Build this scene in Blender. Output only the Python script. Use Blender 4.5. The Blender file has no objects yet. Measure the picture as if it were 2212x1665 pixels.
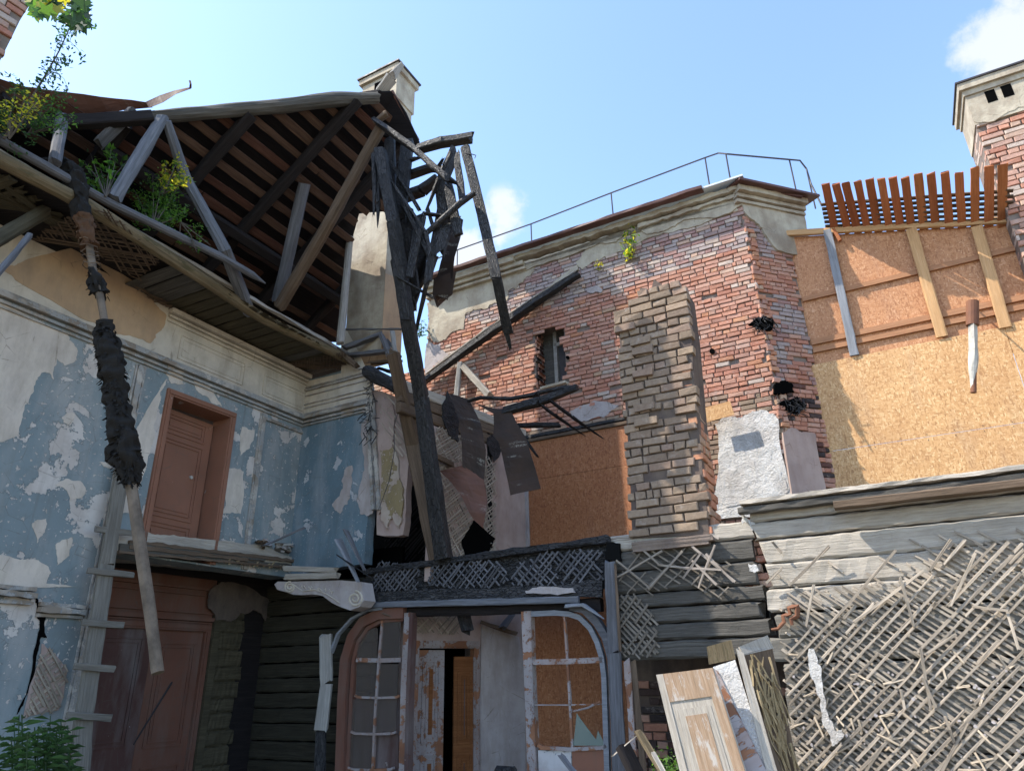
import bpy, math, random
from math import sin, cos, radians as R, pi
from mathutils import Vector as V, Matrix, noise as NZ
random.seed(11)
C = bpy.context.scene.collection
SC = bpy.context.scene
# ---------------------------------------------------------------- camera
FL = 1500.; TH = R(22.7); RO = R(1.3); EYE = V((0, 0, 1.6))
F = V((0, cos(TH), sin(TH))); U0 = V((0, -sin(TH), cos(TH)))
RT = V((1, 0, 0))*cos(RO) - U0*sin(RO); UP = V((1, 0, 0))*sin(RO) + U0*cos(RO)
cd = bpy.data.cameras.new('camera'); cam = bpy.data.objects.new('camera', cd); C.objects.link(cam)
cam.matrix_world = Matrix(((RT.x, UP.x, -F.x, EYE.x), (RT.y, UP.y, -F.y, EYE.y), (RT.z, UP.z, -F.z, EYE.z), (0, 0, 0, 1)))
cd.sensor_width = 36; cd.lens = FL/2212*36; cd.clip_start = .05; cd.clip_end = 2000
SC.camera = cam
# ---------------------------------------------------------------- sun, sky, exposure
HB = V((cos(R(28)), -sin(R(28)), 0)); NB = V((-sin(R(28)), -cos(R(28)), 0))   # along / out of the brick wall
SUN = (NB*1. - HB*1.48 + V((0, 0, 2.25))).normalized()
sd = bpy.data.lights.new('sun', 'SUN'); sd.energy = 2.9; sd.angle = R(.5); sd.color = (1, .93, .82)
so = bpy.data.objects.new('sun', sd); C.objects.link(so); so.rotation_euler = (-SUN).to_track_quat('-Z', 'Y').to_euler()
so.location = (-20, 0, 30)
W = bpy.data.worlds.new('World'); SC.world = W; W.use_nodes = True
wn = W.node_tree; wb = wn.nodes['Background']
sk = wn.nodes.new('ShaderNodeTexSky'); sk.sky_type = 'NISHITA'; sk.sun_disc = False
sk.sun_elevation = math.asin(SUN.z); sk.sun_rotation = math.atan2(SUN.x, SUN.y)
sk.air_density = 1.0; sk.dust_density = .6; sk.ozone_density = 1.8
wb.inputs[1].default_value = .15
SC.view_settings.view_transform = 'Standard'; SC.view_settings.look = 'None'
SC.view_settings.exposure = 1.62; SC.view_settings.gamma = 1

def ray(x, y): return RT*(x-1106) + UP*(832.5-y) + F*FL
def at(x, y, Y):                                   # point of the world on that line of sight, Y metres ahead
    d = ray(x, y); return EYE + d*(Y/d.y)
def q(c, x, y):                                    # reading of one of nine survey sheets -> common frame
    return ((int(c[1])-1)*737.3 + x/3, (int(c[0])-1)*554.8 + y/3)
def Q(c, *pts): return [q(c, *p) for p in pts]
class Plane:
    def __init__(s, pt, h):
        s.o = V((pt[0], pt[1], 0)); s.h = V((h[0], h[1], 0)).normalized(); s.n = V((s.h.y, -s.h.x, 0))
    def W(s, a, z, off=0): return s.o + s.h*a + V((0, 0, z)) + s.n*off
    def P(s, x, y, off=0):
        d = ray(x, y); t = ((s.o + s.n*off) - EYE).dot(s.n)/d.dot(s.n); return EYE + d*t
    def S(s, x, y, off=0):
        p = s.P(x, y, off) - s.o; return (p.dot(s.h), p.z)
def hz(az): return (sin(R(az)), cos(R(az)))
OW = Plane((4.256, 8.880), hz(118))
CH = Plane((4.256, 8.880), hz(71.7))
B_ = CH.P(1655, 750); BW = Plane(B_, hz(118))
fo = V((4.256, 8.880, 0)) + OW.n*2.6; FW = Plane(fo, hz(118))
cn = FW.P(655, 905); LW = Plane(cn, hz(27.5)); LWs = LW.S(655, 905)[0]
FW = Plane(cn, hz(118))                             # origin of both at the inner corner
a_ = FW.P(935, 1100); b_ = BW.P(1142, 1100); PW = Plane(a_, (b_-a_)[:2]); PWL = (V((b_.x, b_.y, 0))-V((a_.x, a_.y, 0))).length
a2 = FW.P(872, 1500, -.3); b2 = BW.P(1142, 1500); PL = Plane(a2, (b2-a2)[:2]); PLL = (V((b2.x, b2.y, 0))-V((a2.x, a2.y, 0))).length
# far roof slope: contains the left wall's direction, rises towards the camera's right
RR = at(815, 195, 7.3); rh = V((sin(R(27.5)), cos(R(27.5)), 0)); ru = (V((rh.y, -rh.x, 0))*cos(R(37)) + V((0, 0, sin(R(37))))).normalized()
rn = rh.cross(ru).normalized()
if rn.z > 0: rn = -rn                               # towards below
def roof(x, y, off=0):
    d = ray(x, y); t = ((RR + rn*off) - EYE).dot(rn)/d.dot(rn); return EYE + d*t
def onz(x, y, z):
    d = ray(x, y); return EYE + d*((z-1.6)/d.z)

# ---------------------------------------------------------------- mesh builder
class MB:
    def __init__(s): s.v = []; s.f = []; s.m = []; s.w = []; s.c = []
    def add(s, vs, fs, mi=0, wc=None, col=(1, 1, 1)):
        b = len(s.v); s.v += [tuple(p) for p in vs]; s.f += [[b+i for i in f] for f in fs]; s.m += [mi]*len(fs)
        s.w += [tuple(p) for p in (wc or vs)]; s.c += [col]*len(vs) if not isinstance(col, list) else col
    def build(s, name, mats, parent=None, smooth=False):
        me = bpy.data.meshes.new(name); me.from_pydata(s.v, [], s.f)
        if not isinstance(mats, (list, tuple)): mats = [mats]
        for m in mats: me.materials.append(m)
        me.polygons.foreach_set('material_index', s.m)
        a = me.attributes.new('wc', 'FLOAT_VECTOR', 'POINT'); a.data.foreach_set('vector', [k for p in s.w for k in p])
        a = me.attributes.new('col', 'FLOAT_COLOR', 'POINT'); a.data.foreach_set('color', [k for p in s.c for k in (p[0], p[1], p[2], 1)])
        if smooth: me.polygons.foreach_set('use_smooth', [True]*len(s.f))
        o = bpy.data.objects.new(name, me); C.objects.link(o)
        if parent:
            o.parent = parent; w_ = parent.location.copy(); p_ = parent.parent
            while p_: w_ += p_.location; p_ = p_.parent
            me.transform(Matrix.Translation(-w_))
        me.update(); return o
def thing(name, label, cat, loc=(0, 0, 0), group=None):
    o = bpy.data.objects.new(name, None); C.objects.link(o); o.location = loc; o['label'] = label; o['category'] = cat
    o.empty_display_size = .1
    if group: o['group'] = group
    return o
def tag(o, label, cat, group=None):
    o['label'] = label; o['category'] = cat
    if group: o['group'] = group
    return o
rnd = random.random
def ju(a): return (rnd()*2-1)*a
def beam(M, p0, p1, w, h, mi=0, seg=0, jit=.004, rag=.0, up=(0, 0, 1), col=(1, 1, 1), w1=None, bow=0., cham=.12, rag0=None):
    """squared timber from p0 to p1, w across, h along 'up'"""
    p0, p1 = V(p0), V(p1); d = p1-p0; L = d.length; d.normalize(); u = V(up)
    if abs(d.dot(u)) > .97: u = V((.3, 1, 0))
    sx = d.cross(u).normalized(); sy = sx.cross(d).normalized()
    seg = seg or max(2, min(24, int(L/.14)))
    k = cham; sec = [(-.5+k, -.5), (.5-k, -.5), (.5, -.5+k), (.5, .5-k), (.5-k, .5), (-.5+k, .5), (-.5, .5-k), (-.5, -.5+k)]
    vs = []; wc = []; r0 = rnd()*50; ph = ju(1)
    for i in range(seg+1):
        t = i/seg; sc = 1 if w1 is None else 1+(w1-1)*t
        c = p0 + d*(L*t) + sy*(sin(t*pi)*bow)
        for a, b in sec:
            e = 0
            if i == 0: e = ju(rag if rag0 is None else rag0)
            if i == seg: e = ju(rag)
            x = a*w*sc + ju(jit); y = b*h*sc + ju(jit)
            vs.append(c + sx*x + sy*y + d*e); wc.append((r0+L*t, a*w*1.2+ph, b*h*1.2+a*w*.6+r0))
    fs = []
    for i in range(seg):
        for j in range(8):
            fs.append((i*8+j, i*8+(j+1) % 8, (i+1)*8+(j+1) % 8, (i+1)*8+j))
    fs.append(tuple(range(7, -1, -1))); fs.append(tuple(seg*8+j for j in range(8)))
    M.add(vs, fs, mi, wc, col)
def log(M, pts, rad, n=10, mi=0, jit=.06, col=(1, 1, 1), sub=.12, rag=0., cap=True, fr=3.):
    """round, slightly lumpy stick through pts with radii"""
    pts = [V(p) for p in pts]
    if not isinstance(rad, (list, tuple)): rad = [rad]*len(pts)
    P = []; Rr = []
    for i in range(len(pts)-1):
        L = (pts[i+1]-pts[i]).length; k = max(1, int(L/sub))
        for j in range(k): t = j/k; P.append(pts[i].lerp(pts[i+1], t)); Rr.append(rad[i]*(1-t)+rad[i+1]*t)
    P.append(pts[-1]); Rr.append(rad[-1])
    vs = []; wc = []; r0 = rnd()*50; L = 0
    u = None
    for i, p in enumerate(P):
        d = (P[min(i+1, len(P)-1)]-P[max(i-1, 0)]).normalized()
        if u is None: u = d.orthogonal().normalized()
        u = (u-d*u.dot(d)).normalized(); w = d.cross(u)
        if i: L += (p-P[i-1]).length
        for j in range(n):
            a = 2*pi*j/n; r = Rr[i]*(1+jit*NZ.noise(V((L*fr+r0, cos(a)*1.6, sin(a)*1.6)))*2.2)
            e = ju(rag) if i in (0, len(P)-1) else 0
            vs.append(p+u*(cos(a)*r)+w*(sin(a)*r)+d*e); wc.append((r0+L, cos(a)*Rr[i]+r0, sin(a)*Rr[i]))
    fs = []
    for i in range(len(P)-1):
        for j in range(n): fs.append((i*n+j, i*n+(j+1) % n, (i+1)*n+(j+1) % n, (i+1)*n+j))
    if cap: fs.append(tuple(range(n-1, -1, -1))); fs.append(tuple((len(P)-1)*n+j for j in range(n)))
    M.add(vs, fs, mi, wc, col)
def jag(poly, amp=4., lev=3, closed=True, rough=.55):
    for _ in range(lev):
        out = []; n = len(poly)
        for i in range(n if closed else n-1):
            a = poly[i]; b = poly[(i+1) % n]; L = math.hypot(b[0]-a[0], b[1]-a[1]); k = min(amp, L*.22)
            out += [a, ((a[0]+b[0])/2+ju(k), (a[1]+b[1])/2+ju(k))]
        if not closed: out.append(poly[-1])
        poly = out; amp *= rough
    return poly
def inside(p, poly):
    x, y = p; c = False; n = len(poly); j = n-1
    for i in range(n):
        xi, yi = poly[i]; xj, yj = poly[j]
        if (yi > y) != (yj > y) and x < (xj-xi)*(y-yi)/(yj-yi)+xi: c = not c
        j = i
    return c
def prism(M, pl, poly, off=0., th=.02, mi=0, local=False, col=(1, 1, 1)):
    """polygon on a wall: front at off, thickness th behind it"""
    sz = poly if local else [pl.S(x, y, off) for x, y in poly]
    n = len(sz); ar = sum(sz[i][0]*sz[(i+1) % n][1]-sz[(i+1) % n][0]*sz[i][1] for i in range(n))
    if ar > 0: sz = sz[::-1]
    fr = [pl.W(s, z, off) for s, z in sz]; bk = [pl.W(s, z, off-th) for s, z in sz]
    wc = [(s, z, off) for s, z in sz]+[(s, z, off-th) for s, z in sz]
    fs = [tuple(range(n)), tuple(range(2*n-1, n-1, -1))]+[(i, n+i, n+(i+1) % n, (i+1) % n) for i in range(n)]
    M.add(fr+bk, fs, mi, wc, col)
def pbox(M, pl, s0, s1, z0, z1, off, th, mi=0, col=(1, 1, 1), jit=0.):
    prism(M, pl, [(s0+ju(jit), z0+ju(jit)), (s1+ju(jit), z0+ju(jit)), (s1+ju(jit), z1+ju(jit)), (s0+ju(jit), z1+ju(jit))], off, th, mi, True, col)
def pstrip(M, pl, a, b, w, off, th, mi=0, px=True, jit=0.0):
    """straight moulding on a wall from a to b, w wide"""
    if px: a = pl.S(*a, off); b = pl.S(*b, off)
    dx, dy = b[0]-a[0], b[1]-a[1]; L = math.hypot(dx, dy); nx, ny = -dy/L*w/2, dx/L*w/2
    n = max(1, int(L/.08)) if jit else 1; up = []; dn = []
    for i in range(n+1):
        t = i/n; x, y = a[0]+dx*t, a[1]+dy*t
        up.append((x+nx*(1+ju(jit)), y+ny*(1+ju(jit)))); dn.append((x-nx*(1+ju(jit)), y-ny*(1+ju(jit))))
    prism(M, pl, up+dn[::-1], off, th, mi, True)
def wallgrid(M, pl, s0, s1, z0, z1, holes, off=0., rev=.3, mi=0, step=.5):
    ss = sorted({s0, s1}|{h[0] for h in holes}|{h[1] for h in holes}); zs = sorted({z0, z1}|{h[2] for h in holes}|{h[3] for h in holes})
    for i in range(len(ss)-1):
        for j in range(len(zs)-1):
            c = ((ss[i]+ss[i+1])/2, (zs[j]+zs[j+1])/2)
            if any(h[0] < c[0] < h[1] and h[2] < c[1] < h[3] for h in holes): continue
            vs = [(ss[i], zs[j]), (ss[i+1], zs[j]), (ss[i+1], zs[j+1]), (ss[i], zs[j+1])]
            for o in (off, off-rev):
                M.add([pl.W(a, b, o) for a, b in vs], [(0, 1, 2, 3)] if o == off else [(3, 2, 1, 0)], mi, [(a, b, o) for a, b in vs])
    for h in list(holes)+[(s0, s1, z0, z1)]:
        e = [(h[0], h[2]), (h[1], h[2]), (h[1], h[3]), (h[0], h[3])]
        for k in range(4):
            a, b = e[k], e[(k+1) % 4]
            M.add([pl.W(*a, off), pl.W(*b, off), pl.W(*b, off-rev), pl.W(*a, off-rev)], [(0, 1, 2, 3)], mi, [(*a, off), (*b, off), (*b, off-rev), (*a, off-rev)])
def brickcol(kind):
    r = rnd()
    if kind == 'red':
        c = random.choice([(.43, .21, .145), (.46, .235, .165), (.40, .185, .13), (.46, .255, .19), (.41, .22, .165), (.47, .28, .21)])
    elif kind == 'pale': c = random.choice([(.48, .33, .25), (.46, .37, .31), (.44, .27, .21), (.49, .40, .34), (.45, .29, .23)])
    elif kind == 'grey': c = random.choice([(.34, .28, .27), (.37, .31, .29), (.34, .24, .22), (.33, .2, .18)])
    elif kind == 'tan': c = random.choice([(.27, .205, .15), (.25, .19, .14), (.30, .225, .16), (.235, .175, .13), (.28, .20, .15)])
    elif kind == 'orange': c = random.choice([(.46, .22, .13), (.48, .25, .15), (.44, .2, .12), (.42, .28, .19)])
    elif kind == 'char': c = random.choice([(.05, .04, .04), (.08, .055, .05), (.12, .06, .05)])
    k = .92+.16*rnd(); return (c[0]*k, c[1]*k, c[2]*k)
def bricks(M, pl, poly, rh=.08, bl=.26, off=0., dep=.035, mor=.013, kind=lambda s, z: 'red', mi=0, miss=.02, jit=.005, local=False, holes=(), outj=.006, tilt=0.):
    sz = poly if local else [pl.S(x, y) for x, y in poly]
    s0, s1 = min(p[0] for p in sz), max(p[0] for p in sz); z0, z1 = min(p[1] for p in sz), max(p[1] for p in sz)
    r = 0; z = z0
    while z < z1:
        zc_ = z+rh/2; xs = []
        for i in range(len(sz)):
            (xa, ya), (xb, yb_) = sz[i], sz[(i+1) % len(sz)]
            if (ya > zc_) != (yb_ > zc_): xs.append((xb-xa)*(zc_-ya)/(yb_-ya)+xa)
        if not xs: z += rh; r += 1; continue
        e0_, e1_ = min(xs)+ju(.012), max(xs)+ju(.012)
        s = s0 - bl*(.5 if r % 2 else 0) - rnd()*.04
        head = r % 5 == 4
        while s < s1:
            L = (bl*.5 if head else bl)*(.93+.14*rnd())
            if rnd() < .12: L *= .6
            c = (s+L/2, z+rh/2)
            if inside(c, sz) and rnd() > miss and not any(inside(c, h) for h in holes):
                a0, a1 = max(s, e0_), min(s+L-mor, e1_)
                if a1-a0 < .03: s += L; continue
                zz = z+ju(.004)+NZ.noise(V((s*.7, z*.7, 3)))*.012
                o = off+ju(outj); o0 = off-dep
                cc = [(a0+ju(jit), zz+ju(jit)), (a1+ju(jit), zz+ju(jit)), (a1+ju(jit), zz+rh-mor+ju(jit)), (a0+ju(jit), zz+rh-mor+ju(jit))]
                e = .006
                mid = (sum(p[0] for p in cc)/4, sum(p[1] for p in cc)/4)
                inn = []
                for p in cc:
                    dx, dz = mid[0]-p[0], mid[1]-p[1]; inn.append((p[0]+math.copysign(e*(1+rnd()), dx), p[1]+math.copysign(e*(.6+rnd()), dz)))
                oo = [o+ju(outj*.6) for _ in range(4)]
                vs = [pl.W(*inn[k], oo[k]) for k in range(4)]+[pl.W(*cc[k], o-.008) for k in range(4)]+[pl.W(*cc[k], o0) for k in range(4)]
                wc = [(*inn[k], o) for k in range(4)]+[(*cc[k], o) for k in range(4)]+[(*cc[k], o0) for k in range(4)]
                fs = [(0, 1, 2, 3)]+[(4+k, 4+(k+1) % 4, (k+1) % 4, k) for k in range(4)]+[(8+k, 8+(k+1) % 4, 4+(k+1) % 4, 4+k) for k in range(4)]
                M.add(vs, fs, mi, wc, brickcol(kind(*c)))
            s += L
        z += rh; r += 1
def laths(M, pl, poly, ang, sp, w=.022, th=.007, off=.02, mi=0, miss=.08, mn=.2, mx=1.2, jang=3., local=False, col=None, holes=()):
    sz = poly if local else [pl.S(x, y) for x, y in poly]
    cx = sum(p[0] for p in sz)/len(sz); cz = sum(p[1] for p in sz)/len(sz); RD = max(math.hypot(p[0]-cx, p[1]-cz) for p in sz)
    d = (cos(R(ang)), sin(R(ang))); n = (-d[1], d[0]); k = -RD
    while k < RD:
        t = -RD+rnd()*.1; kk = k+ju(sp*.2)
        while t < RD:
            L = mn+(mx-mn)*rnd(); st = None; t0 = t
            # keep run inside
            run = []; 
            for i in range(int(L/.03)+1):
                u = t0+i*.03; p = (cx+d[0]*u+n[0]*kk, cz+d[1]*u+n[1]*kk)
                if inside(p, sz) and not any(inside(p, h) for h in holes): run.append(u)
                elif run: break
            if len(run) > 2 and rnd() > miss:
                ja = R(ju(jang)); dd = (cos(R(ang)+ja), sin(R(ang)+ja)); u0, u1 = run[0]-ju(.02), run[-1]+ju(.03)
                m = (cx+d[0]*(u0+u1)/2+n[0]*kk, cz+d[1]*(u0+u1)/2+n[1]*kk); hl = (u1-u0)/2; o = off+rnd()*.004; o2 = off+rnd()*.01
                a = pl.W(m[0]-dd[0]*hl, m[1]-dd[1]*hl, o); b = pl.W(m[0]+dd[0]*hl, m[1]+dd[1]*hl, o2)
                c = col() if col else (1, 1, 1)
                beam(M, a, b, w*(.8+.4*rnd()), th, mi, seg=max(1, min(6, int(hl*2/.15))), jit=.0022, rag=.012, up=pl.n, col=c, cham=.1, bow=ju(.006))
            t = (run[-1]+.02+rnd()*.03) if run else t+L
        k += sp
def sheet(M, L, Rr, mi=0, th=.004, n=4, wob=.01):
    """bent sheet between two edges given as (x, y, Y) readings"""
    L = [at(*p) if not isinstance(p, V) else p for p in L]; Rr = [at(*p) if not isinstance(p, V) else p for p in Rr]
    def fine(A):
        out = []
        for i in range(len(A)-1):
            for j in range(4): out.append(A[i].lerp(A[i+1], j/4))
        return out+[A[-1]]
    L, Rr = fine(L), fine(Rr); nn = len(L); r0 = rnd()*9
    nm = (Rr[0]-L[0]).cross(L[-1]-L[0]).normalized()
    rows = []; wc = []; acc = 0
    for i in range(nn):
        if i: acc += (L[i]-L[i-1]).length
        for j in range(n+1):
            p = L[i].lerp(Rr[i], j/n); p = p+nm*(NZ.noise(p*4+V((r0, 0, 0)))*wob*2); rows.append(p); wc.append((acc, j/n*(Rr[i]-L[i]).length, r0))
    fs = [(i*(n+1)+j, i*(n+1)+j+1, (i+1)*(n+1)+j+1, (i+1)*(n+1)+j) for i in range(nn-1) for j in range(n)]
    N = len(rows)
    fs += [tuple(N+k for k in reversed(f)) for f in fs]
    ed = [i*(n+1) for i in range(nn)]; er = [i*(n+1)+n for i in range(nn)]
    for i in range(nn-1): fs += [(ed[i], ed[i+1], N+ed[i+1], N+ed[i]), (er[i+1], er[i], N+er[i], N+er[i+1])]
    for j in range(n): fs += [(j+1, j, N+j, N+j+1), ((nn-1)*(n+1)+j, (nn-1)*(n+1)+j+1, N+(nn-1)*(n+1)+j+1, N+(nn-1)*(n+1)+j)]
    M.add(rows+[p+nm*th for p in rows], fs, mi, wc+wc)
def leaf(M, p, s, mi=0, col=(1, 1, 1), up=None):
    a = V((ju(1), ju(1), ju(.6))).normalized(); b = a.cross(V((ju(1), ju(1), 1))).normalized(); n = a.cross(b)
    vs = [p-a*s, p-b*s*.45+n*s*.15, p+a*s, p+b*s*.45+n*s*.15]
    M.add(vs, [(0, 1, 2), (0, 2, 3)], mi, vs, col)

# ---------------------------------------------------------------- materials
class NT:
    def __init__(s, name):
        s.m = bpy.data.materials.new(name); s.m.use_nodes = True; s.t = s.m.node_tree; s.b = s.t.nodes['Principled BSDF']
    def n(s, ty, **k):
        o = s.t.nodes.new('ShaderNode'+ty)
        for a, b in k.items(): setattr(o, a, b)
        return o
    def l(s, a, b): s.t.links.new(a, b)
    def wc(s, sc=(1, 1, 1), rot=(0, 0, 0)):
        a = s.n('Attribute', attribute_name='wc'); m = s.n('Mapping'); m.inputs['Scale'].default_value = sc; m.inputs['Rotation'].default_value = rot
        s.l(a.outputs['Vector'], m.inputs[0]); return m.outputs[0]
    def col(s): return s.n('Attribute', attribute_name='col').outputs['Color']
    def noise(s, v, sc, det=6, ro=.6, di=0.):
        o = s.n('TexNoise'); s.l(v, o.inputs['Vector']); o.inputs['Scale'].default_value = sc; o.inputs['Detail'].default_value = det
        o.inputs['Roughness'].default_value = ro; o.inputs['Distortion'].default_value = di; return o.outputs['Fac']
    def vor(s, v, sc, feat='F1', out='Distance', rnd_=1.):
        o = s.n('TexVoronoi', feature=feat); s.l(v, o.inputs['Vector']); o.inputs['Scale'].default_value = sc; o.inputs['Randomness'].default_value = rnd_; return o.outputs[out]
    def ramp(s, f, st, const=False):
        o = s.n('ValToRGB'); s.l(f, o.inputs[0]); e = o.color_ramp.elements
        if const: o.color_ramp.interpolation = 'CONSTANT'
        while len(e) < len(st): e.new(.5)
        for i, (p, c) in enumerate(st):
            e[i].position = p; e[i].color = (c, c, c, 1) if not isinstance(c, tuple) else (*c, 1)
        return o.outputs[0]
    def mix(s, f, a, b, mode='MIX'):
        o = s.n('Mix', data_type='RGBA', blend_type=mode)
        for v, i in ((f, 0), (a, 6), (b, 7)):
            if isinstance(v, (int, float)): o.inputs[i].default_value = v if i == 0 else (v, v, v, 1)
            elif isinstance(v, tuple): o.inputs[i].default_value = (*v, 1)
            else: s.l(v, o.inputs[i])
        return o.outputs[2]
    def math(s, op, a, b=0.):
        o = s.n('Math', operation=op)
        for v, i in ((a, 0), (b, 1)):
            if isinstance(v, (int, float)): o.inputs[i].default_value = v
            else: s.l(v, o.inputs[i])
        return o.outputs[0]
    def bump(s, h, st=.5, di=.01, nrm=None):
        o = s.n('Bump'); o.inputs['Strength'].default_value = st; o.inputs['Distance'].default_value = di; s.l(h, o.inputs['Height'])
        if nrm: s.l(nrm, o.inputs['Normal'])
        return o.outputs[0]
    def fin(s, col, ro=.9, nrm=None, spec=.25):
        if isinstance(col, tuple): s.b.inputs['Base Color'].default_value = (*col, 1)
        else: s.l(col, s.b.inputs['Base Color'])
        if isinstance(ro, (int, float)): s.b.inputs['Roughness'].default_value = ro
        else: s.l(ro, s.b.inputs['Roughness'])
        s.b.inputs['Specular IOR Level'].default_value = spec
        if nrm: s.l(nrm, s.b.inputs['Normal'])
        return s.m
def sc3(c, k): return tuple(x*k for x in c)
def wood(name, c0, c1, c2=None, crack=.55, bs=.5, vcol=False, spots=None):
    s = NT(name); g = s.noise(s.wc((1.3, 30, 30)), 1.6, 8, .65, .3); g2 = s.noise(s.wc((.8, 4, 4)), 2.2, 5)
    fine = s.noise(s.wc((6, 160, 160)), 1.5, 4, .6)
    c = s.ramp(g, [(.28, c0), (.5, c1), (.72, c2 or sc3(c1, 1.35))])
    c = s.mix(s.ramp(g2, [(.35, 0.), (.7, .6)]), c, sc3(c0, .8))
    cr = s.noise(s.wc((.9, 22, 22)), 1.1, 3, .5, .2); crk = s.ramp(cr, [(.28, 0.), (.34, 1.)])
    c = s.mix(s.math('MULTIPLY', s.math('SUBTRACT', 1., crk), crack), c, sc3(c0, .25))
    c = s.mix(.35, c, s.mix(fine, (0, 0, 0), sc3(c1, 1.9)), 'MIX')
    if spots:
        m = s.ramp(s.noise(s.wc((1.5, 5, 5)), 2.5, 8, .7), [(.55, 0.), (.62, 1.)]); c = s.mix(m, c, spots)
    if vcol: c = s.mix(1., c, s.col(), 'MULTIPLY')
    h = s.math('ADD', s.math('ADD', g, fine), s.math('MULTIPLY', crk, .8))
    return s.fin(c, .88, s.bump(h, bs, .012), .2)
def char(name, k=1., grey=.18, tint=(.9, .95, 1.1)):
    s = NT(name); v = s.vor(s.wc((12, 42, 42)), 1., 'DISTANCE_TO_EDGE'); n = s.noise(s.wc((2, 9, 9)), 2.2, 8, .7)
    cell = s.ramp(v, [(.0, 0.), (.12, 1.)])
    c = s.ramp(n, [(.3, (.008*k, .008*k, .009*k)), (.52, (.028*k, .027*k, .028*k)), (.66, (.05*k, .048*k, .048*k)), (.78, (grey*tint[0], grey*tint[1], grey*tint[2]))])
    c = s.mix(s.math('MULTIPLY', s.math('SUBTRACT', 1., cell), .8), c, (.004, .004, .004))
    h = s.math('ADD', cell, s.noise(s.wc((4, 50, 50)), 1.4, 5))
    return s.fin(c, .62, s.bump(h, .8, .012), .35)
def peel(name, paint, under, under2, thr=.55, sc=1.6, fleck=.66, zfade=None, dirt=.35, bs=.6):
    s = NT(name); w = s.wc(); n1 = s.noise(w, sc, 9, .62, .25); n2 = s.noise(w, sc*9, 6, .65); n3 = s.noise(w, sc*.45, 5, .5)
    wv = s.noise(s.wc((1, .25, 1)), 3.1, 7, .6)
    m = s.ramp(n1, [(thr, 0.), (thr+.006, 1.)]); m2 = s.ramp(n2, [(fleck, 0.), (fleck+.01, 1.)])
    n4 = s.noise(s.wc((1.6, .5, 1)), 7, 8, .7, .4); m3 = s.ramp(n4, [(thr+.075, 0.), (thr+.083, 1.)])
    mm = s.math('MAXIMUM', s.math('MAXIMUM', m, m2), m3)
    rim = s.math('MAXIMUM', s.ramp(n1, [(thr-.012, 0.), (thr-.004, 1.)]), s.ramp(n4, [(thr+.062, 0.), (thr+.072, 1.)]))  # dark rim paints a thin shadow along the flake edges
    rim_shade_mask = s.math('MULTIPLY', rim, s.math('SUBTRACT', 1., mm))
    pc = s.mix(s.ramp(n3, [(.3, 0.), (.7, 1.)]), paint, sc3(paint, .72)); pc = s.mix(s.ramp(wv, [(.45, 0.), (.7, .5)]), pc, sc3(under, .8))
    uc = s.mix(s.ramp(s.noise(w, 2.7, 7, .6), [(.42, 0.), (.58, 1.)]), under, under2)
    c = s.mix(mm, s.mix(s.math('MULTIPLY', rim_shade_mask, .5), pc, sc3(paint, .35)), uc)
    drp = s.noise(s.wc((9, .35, 1)), 1.4, 6, .65); c = s.mix(s.ramp(drp, [(.56, 0.), (.72, .28)]), c, (.13, .11, .085))
    c = s.mix(s.ramp(s.noise(w, 5.5, 9, .7), [(.5, 0.), (.85, dirt)]), c, (.1, .085, .07))
    cr = s.vor(s.wc(), 3.3, 'DISTANCE_TO_EDGE'); ck = s.ramp(s.math('ADD', cr, s.math('MULTIPLY', s.noise(w, 6, 4), .06)), [(.03, .0), (.036, 1.)])
    c = s.mix(s.math('MULTIPLY', s.math('SUBTRACT', 1., ck), .35), c, (.1, .09, .08))
    h = s.math('ADD', s.math('MULTIPLY', mm, -1.), s.math('MULTIPLY', s.noise(w, 40, 5, .7), .35))
    return s.fin(c, .85, s.bump(h, bs, .006), .25)
def plaster(name, c, c2, rough=1., stain=(.2, .16, .12)):
    s = NT(name); w = s.wc(); n = s.noise(w, 2.1, 9, .65); c_ = s.mix(s.ramp(n, [(.4, 0.), (.62, 1.)]), c, c2)
    c_ = s.mix(s.ramp(s.noise(s.wc((1, .3, 1)), 4.2, 8, .7), [(.45, 0.), (.78, .62)]), c_, stain)
    cr = s.vor(s.wc(), 2.6, 'DISTANCE_TO_EDGE'); ck = s.ramp(s.math('ADD', cr, s.math('MULTIPLY', s.noise(w, 5, 5), .08)), [(.035, .0), (.043, 1.)])
    c_ = s.mix(s.math('MULTIPLY', s.math('SUBTRACT', 1., ck), .45), c_, sc3(stain, .6))
    h = s.math('ADD', s.noise(w, 9, 8, .7), s.math('MULTIPLY', s.noise(w, 60, 4, .7), .3))
    return s.fin(c_, .92, s.bump(h, .55*rough, .012*rough), .2)
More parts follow.
